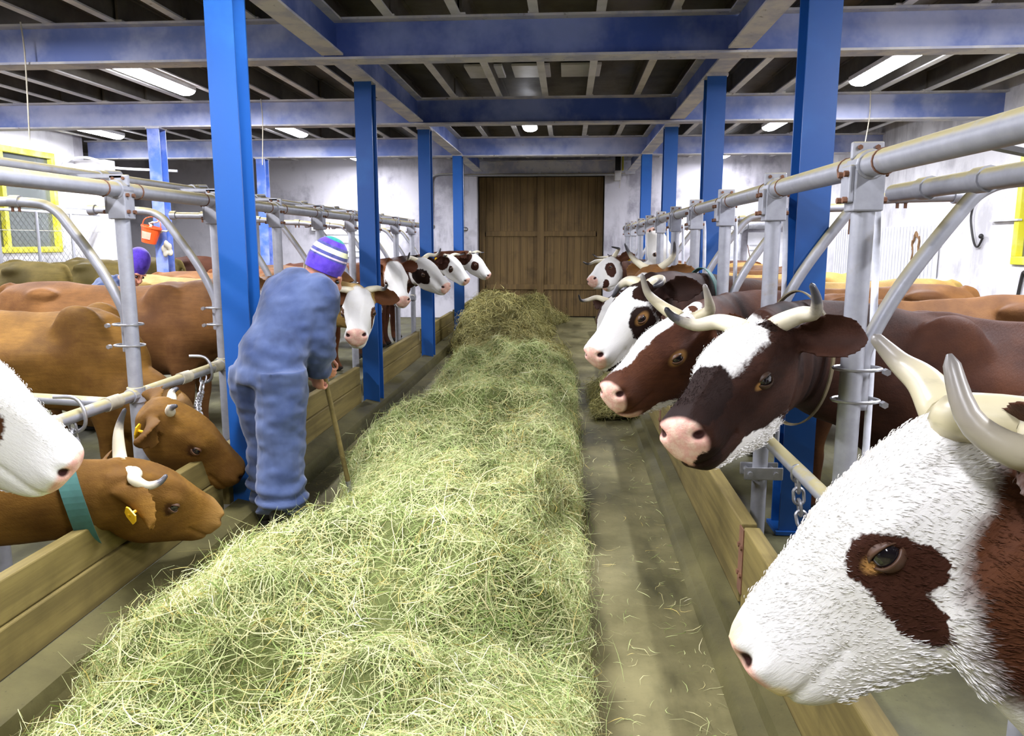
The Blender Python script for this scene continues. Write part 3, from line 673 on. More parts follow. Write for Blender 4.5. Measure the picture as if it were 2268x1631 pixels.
    hp = (co - poll) @ H / s; hpn = nr @ H
    # relax the joins of neck, legs and trunk, leaving the head crisp
    E_ = np.empty(len(me.edges)*2, np.int32); me.edges.foreach_get('vertices', E_); E_ = E_.reshape(-1, 2)
    wgt = np.clip((-.07 - hp[:, 0])/.10 + np.clip(np.abs(hp[:, 1])-.32, 0, 1)*8 + np.clip(-.33 - hp[:, 2], 0, 1)*8, 0, 1)*np.clip((np.abs(hp[:,1]) > .14) * (hp[:,0] > -.15) * (hp[:,2] > -.2) * -1 + 1, 0, 1)
    wgt = np.maximum(wgt, .22*((np.abs(hp[:,1]) > .125) & (hp[:,0] > -.25) & (hp[:,0] < .3) & (hp[:,2] > -.3)))
    deg = np.bincount(E_.ravel(), minlength=n).astype(float)
    for _ in range(int((.20 if vox > .0165 else .13)/vox)):
        acc = np.stack([np.bincount(E_[:, 0], co[E_[:, 1], k], n) + np.bincount(E_[:, 1], co[E_[:, 0], k], n) for k in range(3)], 1)/np.maximum(deg, 1)[:, None]
        co += (acc - co)*(.6*wgt)[:, None]
    hp = (co - poll) @ H / s
    # sculpt the face: nostrils, mouth line, eye sockets, cheek
    disp = np.zeros(n); q = np.abs(hp[:, 1])
    gs = lambda c, r: np.exp(-(((hp[:,0]-wx(c[0]))/r[0])**2 + ((q-c[1])/r[1])**2 + ((hp[:,2]-c[2])/r[2])**2))
    disp -= .016*gs((.492,.055,-.082), (.017,.020,.010)); disp += .007*gs((.476,.060,-.060), (.022,.02,.012)); disp += .006*gs((.468,.066,-.106), (.02,.02,.012))
    ml = np.exp(-((hp[:,2]+.166+.10*(hp[:,0]-.44))/.008)**2)*((hp[:,0] > .36) & (hp[:,0] < .53))*(q > .012); disp -= .007*ml
    disp += .010*gs((.165,.105,-.058), (.05,.03,.022)); disp -= .006*gs((.215,.10,-.105), (.03,.03,.025)); disp += .006*gs((.12,.085,-.19), (.07,.04,.06)); disp -= .006*gs((.28,.07,-.16), (.06,.04,.05))
    disp -= .008*gs((.06,.10,-.05), (.03,.03,.02))
    head = (hp[:,0] > -.06) & (np.abs(hp[:,1]) < .25) & (hp[:,2] > -.32) & (hp[:,2] < .1)
    co += nr*(disp*s*head)[:, None]
    # loose skin and muscle on neck and body
    bp = (co - np.array([X, Y, 0])) @ np.stack([hx, hy, [0,0,1]], 1) / sb
    co += nr*((1-head*.85)*(.012*vnoise(bp*(3.5,3.5,2.6), 3) + .006*vnoise(bp*(9,9,5), 5)))[:, None]
    me.vertices.foreach_set('co', co.astype(np.float32).ravel())
    for nm_, arr in (('hp', hp), ('bp', bp)):
        at = me.attributes.new(nm_, 'FLOAT_VECTOR', 'POINT'); at.data.foreach_set('vector', arr.astype(np.float32).ravel())
    cm = coat_mat(label[:20], coat, patches, body); me.materials.clear(); me.materials.append(cm); me.shade_smooth(); me.update()
    root = tag(o, label, cat, group); o.name = 'cow'
    # eyes with lids
    for sd in (1, -1):
        c = np.array([wx(.180), sd*.094, -.086]); ax = unit((.22, sd, .10)); F = np.stack([ax, np.cross((0,0,1.), ax)/np.linalg.norm(np.cross((0,0,1.), ax)), np.cross(ax, unit(np.cross((0,0,1.), ax)))], 1)
        v, f = ellipsoid((0,0,0), (.0235,)*3, None, 20, 14); MB().add(T(np.array(v) @ F.T + c), f).build('eye', M['eye'], root, smooth=True)
        lv, lf = [], []; na, ne = 26, 16
        for i in range(ne+1):
            for j in range(na+1):
                az = -1.35 + 2.7*j/na; half = .37*max(0, 1-(az/.98)**2)**.7
                k = i/ne*2-1; el = (half*.75 + (1.45-half*.75)*k if k > 0 else -half + (1.45-half)*k)
                if abs(k) < 1e-6: el = 0
                rr_ = .0275 + .0025*math.exp(-abs(k)*9)
                lv.append((rr_*math.cos(el)*math.cos(az), rr_*math.cos(el)*math.sin(az), rr_*math.sin(el)))
        for i in range(ne):
            if i in (ne//2-1, ne//2): continue
            for j in range(na): a = i*(na+1)+j; lf.append((a, a+1, a+na+2, a+na+1))
        lm = plain('eyelid', eyelid or (.10,.045,.02), .5); lo = MB().add(T(np.array(lv) @ F.T + c), lf).build('eyelid', lm, root, smooth=True)
        so = lo.modifiers.new('t', 'SOLIDIFY'); so.thickness = .004
    if horns:
        for sd in (1, -1):
            hh = horns[sd] if isinstance(horns, dict) else horns
            if hh is None: continue
            pts = [(.02, sd*.040, -.038), (.016, sd*.072, -.022)] + [(p[0], sd*p[1], p[2]) for p in hh]
            P = cr(pts, np.linspace(0, len(pts)-1, 24)); u = np.linspace(0, 1, 24); rad = r0*s*(1-.78*u**1.3); rad[0] *= 1.08; rad[-1] *= .4
            v, f = tube(T(P), rad, 14); ho = MB().add(v, f).build('horn', M[hornmat], root, smooth=True)
            at = ho.data.attributes.new('t', 'FLOAT', 'POINT'); at.data.foreach_set('value', np.repeat(u, 14).astype(np.float32))
    for sd in tags:
        tp, tn, td = taginfo[sd]; F = frame3(td, tn); w = .028; v = []
        out = [(-.024,-.020),(-.010,-.032),(.028,-.034),(.036,0),(.028,.034),(-.010,.032),(-.024,.020)]
        for zz in (.012, .017): v += [T(tp + F @ np.array([a, b, zz])) for a, b in out]
        v2 = []
        for zz in (-.038, -.033): v2 += [T(tp + F @ np.array([a, b, zz])) for a, b in out]
        k = len(out); f = [tuple(range(k))[::-1], tuple(range(k, 2*k))] + [(i, (i+1)%k, (i+1)%k+k, i+k) for i in range(k)]
        gt = MB().add(v, flip_out(v, f)); gt.add(v2, flip_out(v2, f)); gt.tube([T(tp + F @ np.array([0, 0, -.042])), T(tp + F @ np.array([0, 0, .02]))], .006*s, 6); gt.build('ear_tag', M['tagyel'], root)
    if collar:
        # strap round the neck at parameter t of its centre line
        t, wd, cmat = collar[:3]; i = int(t*25); tt = Tn[i]; u_ = unit((1-t)*np.array([0,0,1.]) + t*(H[:,2]-.35*H[:,0])); u_ = unit(u_ - tt*(u_@tt)); b_ = np.cross(tt, u_)
        hgt = np.interp(t, [0,.25,.6,1], [.34,.28*(.5+neck/2),.22*neck,.165*s/1.05*neck])*1.10 + .012; wid = np.interp(t, [0,.25,.6,1], [.20,.165,.125*(.5+neck/2),.095*s/1.05*(.6+neck*.4)])*1.10 + .012
        v = []; na = 48
        for a in np.linspace(0, 2*PI, na, endpoint=False):
            ca, sa = math.cos(a), math.sin(a); p = C[i] + u_*hgt*ca*(1 if ca > 0 else 1.16) + b_*wid*sa*(1-.25*max(0, ca)**2) + tt*.05*(-ca)
            for dt, dr in ((-wd/2, 0), (wd/2, 0), (wd/2, .006), (-wd/2, .006)): v.append(p + tt*dt + unit(p-C[i])*dr)
        f = [(4*i_+j, 4*i_+(j+1)%4, 4*((i_+1)%na)+(j+1)%4, 4*((i_+1)%na)+j) for i_ in range(na) for j in range(4)]
        MB().add(v, flip_out(v, f)).build('collar', cmat, root)
    if fur:
        # short hair standing off the coat: one thin blade per hair
        tri = np.where(head & (hp[:,0] < .44) & (np.abs(hp[:,1]) < .125) & (hp[:,0] > -.01) & ((vox < .0078) | (hp[:,2] > -.05) & (hp[:,0] > .02) | (hp[:,2] < -.22) & (hp[:,0] > .14)))[0]; idx = RNG.choice(tri, fur)
        b = co[idx] + RNG.normal(0, vox*.4, (fur, 3)); nn = nr[idx].astype(float); back = -H[:,0][None]*.6 - H[:,2][None]*.5 + RNG.normal(0, .13, (fur, 3)) + .45*np.stack([vnoise(co[idx]*9, 61+k) for k in range(3)], 1)
        tg = back - nn*np.sum(back*nn, 1)[:, None]; tg /= np.linalg.norm(tg, axis=1)[:, None]
        ln = RNG.uniform(.006, .013, fur)*(1 + 1.0*np.exp(-((hp[idx][:,0])/.05)**2) + .8*(hp[idx][:,2] < -.2)); side = np.cross(tg, nn); w = .00038
        d = tg*.9 + nn*RNG.uniform(.02,.20,fur)[:,None]
        V = np.stack([b - side*w - nn*.002, b + side*w - nn*.002, b + d*ln[:,None]*.6 + side*w*.8, b + d*ln[:,None] - nn*(ln*.12)[:,None]], 1).reshape(-1, 3)
        fm = bpy.data.meshes.new('coat_hair'); fm.from_pydata(V.tolist(), [], [(4*i, 4*i+1, 4*i+2, 4*i+3) for i in range(fur)])
        for nm_, arr in (('hp', hp), ('bp', bp)):
            at = fm.attributes.new(nm_, 'FLOAT_VECTOR', 'POINT'); at.data.foreach_set('vector', np.repeat(arr[idx], 4, 0).astype(np.float32).ravel())
        fm.materials.append(cm); fo = bpy.data.objects.new('coat_hair', fm); COL.objects.link(fo); par(fo, root); fo['kind'] = 'stuff'
    return root

teal = plain('green collar strap', (.04,.125,.11), .7); strap = plain('leather strap', (.10,.075,.03), .7)
EYEP = lambda sd, r=(.075,.075,.085): ('d', (.19, sd*.115, -.115), r)
UPH = ((.0,.15,.0),(.05,.215,.03),(.11,.225,.10),(.12,.20,.19))
FWDH = ((.03,.17,.02),(.10,.23,.04),(.18,.22,.10))
G_R, G_L = 'cows tied along the right railing', 'cows tied along the left railing'
# --- right row, heading to the alley (-X)
make_cow('big white-headed cow nearest on the right, brown patch round its eye', 1.62, 1.15, -1, 'brown',
    [('w', (.265,0,-.13), (.30,.30,.36)), ('c', (-.07,0,-.34), (.345,.4,.27)), ('w', (.42,0,-.50), (.34,.3,.13)), ('d', (.195,.11,-.105), (.052,.06,.062)), ('d', (.225,.10,-.165), (.036,.06,.075)), ('d', (.16,.11,-.13), (.035,.06,.03)),
     ('o', (.205,.110,-.086), (.022,.03,.014), .35)] + muzzle() + [('s', (.47,.045,-.04), (.022,.05,.02), .3), ('s', (.485,.03,-.15), (.022,.05,.018), .3)],
    (.628, 1.29, 1.352), (-.66, .09, -.745), (-.66, .27, .70), 1.12, .0075, group=G_R, hornmat='horn_pale', r0=.040, via=(1.10, 1.20, .94), neck=1.35,
    horns={1: ((-.035,.135,-.075),(.005,.185,-.080),(.02,.185,-.01),(-.025,.165,.065)), -1: ((.0,.11,.02),(.0,.145,.065),(-.005,.155,.125))}, tags=(1,), fur=26000, eyelid=(.09,.04,.02))
make_cow('dark brown cow with white forehead and pink nose, second on the right', 1.62, 3.49, -1, 'dark',
    [('w', (.15,-.03,.0), (.185,.118,.10)), ('d', (.055,.062,-.005), (.026,.024,.03)), ('w', (.30,.05,-.275), (.17,.09,.075)), ('d', (.385,.01,-.02), (.115,.10,.08))] + muzzle()[:1] + [('d', (.47,.055,-.175), (.04,.05,.05), .1)] + muzzle()[1:] + [('o', (.20,.11,-.092), (.026,.03,.013), .3)],
    (.63, 2.581, 1.364), (-.59, -.701, -.401), (-.378, -.199, .904), 1.15, .0095, ears=(-.55,.8,-.35), body='brown', group=G_R, r0=.031, via=(1.04, 3.36, 1.13),
    horns={1: ((.0,.125,-.01),(.015,.175,.0),(.03,.20,.05),(.035,.20,.095)), -1: ((.0,.14,-.01),(.03,.20,.0),(.06,.24,.045),(.07,.25,.085))}, collar=(.60, .05, strap), fur=9000, eyelid=(.06,.03,.015), tags=(1,))
make_cow('brown cow with white blaze and pink lips stretching over the curb, third on the right', 1.62, 4.71, -1, 'brown',
    [('w', (.17,-.035,.03), (.40,.085,.085)), ('w', (.0,0,.0), (.07,.12,.05)), ('w', (.36,.02,-.27), (.15,.07,.045))] + muzzle() + [('p', (.46,0,-.205), (.06,.06,.03), .2), ('c', (-.01,.03,.02), (.035,.05,.04))] + eyes(),
    (.562, 3.601, 1.297), (-.715, -.535, -.449), (-.381, -.24, .893), 1.16, .011, body='tan', group=G_R, r0=.034, via=(1.02, 4.5, 1.10),
    horns={1: ((.0,.11,.0),(.0,.125,.05),(-.01,.12,.11)), -1: ((.02,.13,.02),(.035,.165,.09),(.02,.175,.17))}, hornmat='horn_pale', fur=5000)
make_cow('brown and white cow with dark eye patch and yellow-rimmed eye, fourth on the right', 1.62, 5.93, -1, 'dark',
    [('w', (.33,-.01,-.08), (.30,.16,.24)), ('d', (.185,.12,-.13), (.085,.075,.115)), ('d', (.44,.06,-.215), (.065,.06,.042)), ('c', (.0,.02,.0), (.085,.14,.10)), ('c', (.09,.075,.0), (.06,.05,.05))] + muzzle() + eyes(),
    (.459, 4.606, 1.404), (-.615, -.525, -.589), (-.501, -.317, .805), 1.2, .012, body='tan', group=G_R, r0=.036, via=(.95, 5.6, 1.16), horns={1: ((.02,.115,-.01),(.06,.15,.0),(.11,.16,.02)), -1: ((.02,.12,-.01),(.05,.165,-.02),(.10,.19,-.05))}, collar=(.55, .06, teal), tags=(1,))
make_cow('brown cow behind the fourth right cow, only its poll and white upright horns showing', 1.98, 6.90, -1, 'tan',
    [('w', (.3,0,-.05), (.2,.09,.15))] + muzzle() + eyes(), (.66, 6.1, 1.45), (-.45, -.70, -.55), (-.3, -.4, .86), 1.15, .014, via=(1.06, 6.80, 1.14), neck=.78, body='straw', group=G_R, horns=((-.01,.14,.02),(-.02,.17,.07),(-.03,.185,.14)))
make_cow('low-headed cow with white blaze feeding at the far right hay', 1.62, 8.37, -1, 'dark',
    [('w', (.22,0,.0), (.33,.055,.08)), ('w', (.40,0,-.1), (.13,.1,.2))] + muzzle() + eyes(), (.42, 7.45, 1.09), (-.30, -.60, -.72), (-.4, -.5, .7), 1.08, .015, body='straw', group=G_R, horns=UPH, tags=(1,-1))
make_cow('cow lifting its white chin and pink muzzle high between the far right posts', 1.62, 9.59, -1, 'tan',
    [('w', (.2,0,-.13), (.34,.25,.28))] + muzzle(), (1.02, 9.5, 1.24), (-.25, -.15, .95), (-.90, .15, -.1), 1.05, .015, body='tan', group=G_R, horns=UPH)
make_cow('white-faced cow with dark eye patch standing tall far on the right by the door', 1.62, 10.81, -1, 'brown',
    [('w', (.27,0,-.12), (.29,.25,.28)), EYEP(1, (.085,.08,.085)), ('d', (.36,.07,-.225), (.06,.06,.06))] + muzzle(), (.519, 9.793, 1.436), (-.513, -.779, -.361), (-.525, -.049, .85), 1.12, .015, body='tan', group=G_R, horns=FWDH, tags=(1,))
make_cow('pale tan cow far down the right row, its back in line behind the others', 1.66, 12.03, -1, 'straw', [WF] + muzzle(), (.78, 11.7, 1.36), (-.6, -.35, -.7), (-.5, -.3, .8), 1.0, .018, group=G_R)
make_cow('red-brown cow last in the right row next to the back wall', 1.90, 13.52, -1, 'red', [WF] + muzzle(), (.80, 13.45, 1.38), (-.7, -.3, -.6), (-.5, -.2, .8), 1.0, .018, group=G_R)
# --- left row, heading to the alley (+X)
make_cow('white-headed cow cut off by the left edge, dark patch at its eye', -3.05, 1.36, 1, 'tan',
    [('w', (.235,0,-.13), (.30,.30,.32)), ('d', (.225,-.115,-.10), (.085,.08,.080))] + muzzle(), (-1.776, 1.967, 1.391), (.69, .25, -.67), (.62, .10, .75), 1.12, .009, group=G_L, horns=((0,.12,0),(.01,.155,.02),(.03,.165,.045)), via=(-2.45, 1.58, 1.08), fur=9000, hornmat='horn_pale')
NB = [('k', (.490,.056,-.082), (.020,.019,.0115), .25), ('k', (.490,-.056,-.082), (.020,.019,.0115), .25)]
make_cow('golden brown cow with green collar reaching low over the left curb', -3.08, 2.50, 1, 'gold',
    [('d', (.17,-.11,-.10), (.03,.04,.028), .3), ('g', (.50,0,-.10), (.10,.10,.11), .5)] + NB,
    (-1.843, 3.006, .70), (.42, .73, -.53), (.506, .29, .81), 1.12, .0095, group=G_L, horns={-1: ((.0,.115,-.03),(.04,.14,-.03),(.075,.145,.0),(.085,.14,.035)), 1: ((-.02,.10,.04),(-.04,.115,.09),(-.06,.11,.15))}, collar=(.86, .075, teal), tags=(-1,), ears=(.50,.85,-.25), low=True, neck=.86, via=(-2.40, 2.72, .60))
make_cow('brown cow with orange ear tag feeding low beside the man, head behind the low rail', -3.08, 4.74, 1, 'gold',
    [('d', (.17,-.11,-.10), (.03,.04,.028), .3), ('k', (.515,0,-.10), (.035,.07,.06), .3)], (-2.06, 3.80, .79), (.55, .44, -.70), (.728, .161, .667), 1.14, .0115, group=G_L, horns={1: ((.0,.09,.0),(.01,.10,.03)), -1: ((.0,.09,.0),(.01,.10,.03))}, tags=(-1,), ears=(-.15,1,-.35), sb=.87, low=True, neck=.64, via=(-2.46, 4.56, .525))
make_cow('brown cow whose white poll shows just left of the man shoulder', -3.08, 5.80, 1, 'tan', [WF] + muzzle(), (-1.86, 5.0, 1.34), (.55, -.35, -.75), (.7, -.1, .7), 1.12, .0125, group=G_L, horns=None)
make_cow('white-faced cow with two dark eye patches looking straight at the viewer past the man', -3.05, 7.08, 1, 'straw',
    [('w', (.235,0,-.13), (.30,.13,.30)), ('d', (.185,.11,-.09), (.05,.05,.05)), ('d', (.185,-.11,-.09), (.05,.05,.05)), ('d', (.22,.09,-.14), (.03,.04,.05)), ('d', (0,.2,-.09), (.1,.11,.1)), ('d', (0,-.2,-.09), (.1,.11,.1))] + muzzle(),
    (-1.705, 6.215, 1.25), (.166, -.876, -.453), (.059, -.45, .891), 1.17, .011, group=G_L, horns=((.02,.13,-.01),(.05,.175,.0),(.08,.20,.05)), tags=(1,-1), ears=(-.1,1,-.25))
make_cow('tan cow set back behind the railing, one dark-tipped horn showing above the man', -3.15, 8.15, 1, 'tan', [('w', (.25,0,-.05), (.25,.1,.2))] + muzzle() + eyes(), (-2.72, 8.12, 1.30), (.7, -.4, -.6), (.5, -.2, .8), 1.05, .014, group=G_L, horns=((-.01,.12,.03),(-.03,.14,.09),(-.05,.13,.17)))
make_cow('white-faced cow facing the viewer right of second blue column', -3.05, 9.3, 1, 'red',
    [('w', (.235,0,-.13), (.30,.125,.30)), ('d', (.18,.115,-.09), (.035,.04,.03)), ('d', (.18,-.115,-.09), (.035,.04,.03)), ('d', (0,.2,-.09), (.1,.11,.1)), ('d', (0,-.2,-.09), (.1,.11,.1))] + muzzle(), (-2.0, 8.75, 1.404), (.358, -.706, -.611), (.188, -.587, .787), 1.17, .0125, group=G_L, horns=None, ears=(-.1,1,-.25))
make_cow('white cow with big dark eye patch and yellow tag beside the third left column', -3.05, 10.45, 1, 'dark',
    [WF, EYEP(-1, (.10,.075,.085)), ('d', (.11,-.10,-.16), (.09,.08,.09)), ('d', (0,-.2,-.09), (.12,.12,.1)), ('d', (.0,.12,-.08), (.05,.08,.08))] + muzzle(), (-1.811, 9.368, 1.44), (.726, -.481, -.491), (.349, -.356, .867), 1.13, .0125, body='tan', group=G_L, horns=((.0,.14,.0),(.035,.20,.01),(.06,.225,.06),(.06,.225,.11)), tags=(-1,), ears=(.15,1,-.25))
make_cow('white cow with dark cheek and yellow tag before the farthest left column', -3.0, 11.8, 1, 'brown',
    [WF, ('d', (.18,-.12,-.11), (.045,.05,.06)), ('d', (.06,-.12,-.12), (.08,.09,.12)), ('d', (0,-.2,-.09), (.12,.12,.1))] + muzzle(), (-1.80, 11.7, 1.438), (.677, -.322, -.661), (.576, -.326, .749), 1.03, .014, group=G_L, horns=((.02,.14,.0),(.06,.20,.02),(.10,.22,.07)), tags=(-1,), ears=(.1,1,-.2))
make_cow('white cow with dark eye patch last on the left, muzzle over the hay heap', -3.0, 12.6, 1, 'brown',
    [WF, EYEP(-1, (.075,.075,.08)), ('d', (.04,-.12,-.12), (.06,.09,.12))] + muzzle(), (-1.58, 12.72, 1.462), (.70, -.20, -.66), (.62, -.2, .75), 1.0, .015, group=G_L, horns=((.03,.14,.02),(.08,.19,.04),(.12,.19,.08)))
# --- far left row, standing with their rumps to us
G_F = 'cows of the far left row seen from behind'
for i, (y, c, lab) in enumerate([(7.0, 'red', 'dark reddish cow rump at the left picture edge, far row'), (8.15, 'mud', 'muddy tan cow rump in the far left row, hanging tail showing'), (9.3, 'mud', 'dark muddy cow rump behind the bent divider tube, far left row'),
                                 (10.5, 'mud', 'muddy cow rump between the purple hat and the faded blue column'), (11.7, 'brown', 'dark brown cow rump right of the faded blue column, far row')]):
    make_cow(lab, -7.05 + .05*i, y, -1, c, [WF] + muzzle(), (-7.62, y-.05, 1.12), (-.35, .1, -.9), (-.6, 0, .8), .95, .017, sb=1.02, group=G_F)

# ------------------------------------------------------------------ hay
def heap(surf, u0, u1, nu, nv, nst, dens, length, width, mats, name, label, seed=0, lift=.02, tone=(0, 1), fly=.03):
    """surf(u, v) -> points; a lumpy solid mass with loose stems lying on and sticking out of it, all one uncountable mass"""
    rg = np.random.default_rng(seed)
    U, Vv = np.meshgrid(np.linspace(0, 1, nu), np.linspace(0, 1, nv), indexing='ij')
    P = surf((u0 + (u1-u0)*U).ravel(), Vv.ravel())
    ids = np.arange(nu*nv).reshape(nu, nv); F = np.stack([ids[:-1,:-1], ids[:-1,1:], ids[1:,1:], ids[1:,:-1]], -1).reshape(-1, 4)
    # stems
    u = u0 + (u1-u0)*dens(rg.random(nst)); v = rg.random(nst); e = 1e-3
    p = surf(u, v); du = surf(u+e, v) - p; dv = surf(u, v+e) - p
    nn = np.cross(dv, du); nn /= np.linalg.norm(nn, axis=1)[:, None] + 1e-9
    nn *= np.sign((nn*np.array([0, -.15, 1.])).sum(1) + 1e-9 + (p[:, 0]-surf.cx)*nn[:, 0]*4)[:, None]
    a = vnoise(p*2.2, 11)*3.0 + rg.normal(0, 1.1, nst); tu = du/(np.linalg.norm(du, axis=1)[:, None]+1e-9); tv = np.cross(nn, tu)
    d = tu*np.cos(a)[:, None] + tv*np.sin(a)[:, None]; L = rg.uniform(*length, nst)*np.where(rg.random(nst) < .12, 1.6, 1)
    lf = rg.normal(0, .16, nst) + np.where(rg.random(nst) < fly, rg.uniform(.5, 1.2, nst), 0)
    d = d + nn*lf[:, None]; d /= np.linalg.norm(d, axis=1)[:, None]
    bend = np.cross(d, nn)*rg.normal(0, .55, nst)[:, None] + nn*rg.normal(-.18, .40, nst)[:, None]
    off = rg.gamma(1.6, lift/1.6, nst) - .012; c0 = p + nn*off[:, None]
    wn = np.cross(d, nn + rg.normal(0, .6, (nst, 3))); wn /= np.linalg.norm(wn, axis=1)[:, None]; w = rg.uniform(*width, nst)*.5
    K = 4; S = []
    for k in range(K):
        t = k/(K-1) - .5; q = c0 + d*(L*t)[:, None] + bend*(L*(t*t*1.9 - .18))[:, None]; tw = w*(1 - .75*(2*abs(t))**2.5)
        S.append(np.stack([q - wn*tw[:, None], q + wn*tw[:, None]], 1))
    S = np.stack(S, 1).reshape(-1, 3); nb = len(P)
    base = np.arange(nst)[:, None]*(2*K) + nb
    SF = np.concatenate([np.stack([base[:, 0]+2*k, base[:, 0]+2*k+1, base[:, 0]+2*k+3, base[:, 0]+2*k+2], 1) for k in range(K-1)])
    V = np.concatenate([P, S]); FF = np.concatenate([F, SF]); S[:, 2] = S[:, 2]
    V[:, 2] = np.maximum(V[:, 2], .002)
    me = bpy.data.meshes.new(name); me.vertices.add(len(V)); me.vertices.foreach_set('co', V.astype(np.float32).ravel())
    me.loops.add(FF.size); me.loops.foreach_set('vertex_index', FF.astype(np.int32).ravel()); me.polygons.add(len(FF))
    me.polygons.foreach_set('loop_start', np.arange(0, FF.size, 4, dtype=np.int32)); me.polygons.foreach_set('loop_total', np.full(len(FF), 4, np.int32))
    for m_ in mats: me.materials.append(m_)
    mi = np.zeros(len(FF), np.int32); mi[len(F):] = 1; me.polygons.foreach_set('material_index', mi)
    tn = np.clip(rg.beta(2.5, 1.8, nst)*.95 + .12*vnoise(p*3, 5), 0, 1); tn = np.where(rg.random(nst) < .06, rg.uniform(.85, 1, nst), tn); tn = tone[0] + (tone[1]-tone[0])*tn
    at = me.attributes.new('tone', 'FLOAT', 'POINT'); at.data.foreach_set('value', np.concatenate([np.zeros(nb), np.repeat(tn, 2*K)]).astype(np.float32))
    me.update(calc_edges=True); me.validate(); o = bpy.data.objects.new(name, me); COL.objects.link(o); me.shade_smooth()
    return tag(o, label, 'hay', kind='stuff')
def lump(P, amp, sc, s): return amp*(vnoise(P*sc, s) + .5*vnoise(P*sc*2.1, s+1) + .25*vnoise(P*sc*4.3, s+2))
def windrow(y, v):
    """v runs from the right foot (0) over the crest to the left foot (1)"""
    y = np.asarray(y, float)
    hump = lambda c, w, h: h*np.exp(-((y-c)/w)**2)
    H = .38 + hump(7.55, .55, .24) + hump(6.5, .6, .10) + hump(5.35, .42, .13) + hump(4.35, .38, .13) + hump(3.45, .36, .09) + hump(2.55, .5, .16) + hump(1.2, .6, .10)
    end = np.clip((8.35 - y)/.7, 0, 1)**.5; H = H*end
    xl = -1.46 + .0*y - hump(2.6, .42, .24) + hump(3.65, .75, .36) + hump(6.6, 1.1, .22) + hump(8.2, .7, .2)
    xr = .045 + 0*y; a = v*PI; cx = (xl*.42 + xr*.58); c = np.cos(a); s = np.sin(a)
    x = np.where(c > 0, cx + (xr-cx)*np.abs(c)**.55, cx + (xl-cx)*np.abs(c)**.95); z = H*np.abs(s)**.85
    P = np.stack([x, y, z], 1); r = np.stack([np.where(c > 0, .6*c, c), 0*y, s], 1)
    q_ = np.stack([P[:,0]*2.0 + .5*P[:,1], P[:,1]*3.0 - .6*P[:,0], P[:,2]*2.6], 1); k = (.30*(.62 - np.abs(vnoise(q_, 21))) - .13 + .05*vnoise(q_*2.6, 22))*np.clip(s*1.5, .12, 1)
    return P + r*k[:, None]
windrow.cx = -.7
near = lambda q: 1 - np.sqrt(1 - q*.93)*1.0
heap(windrow, .75, 8.4, 260, 56, 165000, lambda q: q**1.5, (.06, .21), (.0014, .0036), [M['haybase'], M['hay']], 'hay_windrow', 'long windrow of loose pale green hay down the middle of the alley', 3, .022)
def oldheap(y, v):
    y = np.asarray(y, float); hump = lambda c, w, h: h*np.exp(-((y-c)/w)**2)
    H = .16 + hump(11.9, 1.1, .60) + hump(9.0, .9, .30) + hump(14.6, .8, .40); end = np.clip((16.2-y)/.5, 0, 1)**.5*np.clip((y-8.0)/.6, 0, 1)**.5
    xl = -1.52 - hump(11.5, .8, .12) + hump(8.9, .9, .35) + hump(14.6, .8, .35); xr = .02 - hump(12.0, 1.6, .45) - hump(14.6, .9, .35); a = v*PI; cx = (xl+xr)/2 - hump(11.9, 1.5, .22); c = np.cos(a); s = np.sin(a)
    P = np.stack([np.where(c > 0, cx + (xr-cx)*np.abs(c)**.8, cx + (xl-cx)*np.abs(c)**.8), y, H*end*np.abs(s)**1.1], 1)
    return P + np.stack([c, 0*y, s], 1)*(lump(P, .13, 2.0, 41)*np.clip(s*1.5, .1, 1))[:, None]
oldheap.cx = -.8
heap(oldheap, 8.0, 16.2, 160, 44, 26000, lambda q: q, (.10, .28), (.004, .009), [M['haybase_old'], M['hay_old']], 'hay_heap', 'brown trampled hay heap at the far end before the door', 5, .03)
# scattered stems on the bare floor, along both troughs
def scatter(y, v):
    y = np.asarray(y, float); return np.stack([np.where(v < .62, .03 + .36*(v/.62)**4.5, np.where(v < .8, .42 + (v-.62)*.85, -1.72 + (v-.8)*.9)), y, .004 + 0*y], 1)
scatter.cx = 0
so = heap(scatter, .9, 9, 2, 2, 1900, lambda q: q**1.5, (.02, .10), (.0014, .003), [M['floor'], M['hay']], 'loose_stems', 'thin scatter of loose hay stems on the bare concrete beside the windrow', 9, .012)
bm = bmesh.new(); bm.from_mesh(so.data); bm.faces.ensure_lookup_table(); bmesh.ops.delete(bm, geom=[bm.faces[0]], context='FACES'); bm.to_mesh(so.data); bm.free()
# wisps on the bedding around the far trough on the right
def tuft(y, v):
    y = np.asarray(y, float); return np.stack([.25 + .5*v, y, .03 + .24*np.exp(-((y-7.6)/.55)**2)*np.sin(v*PI)], 1)
tuft.cx = .5
heap(tuft, 6.8, 8.4, 24, 12, 4200, lambda q: q, (.08, .2), (.003, .006), [M['haybase_old'], M['hay_old']], 'hay_tuft', 'dark tuft of hay under the low-headed cow on the far right', 15, .03)

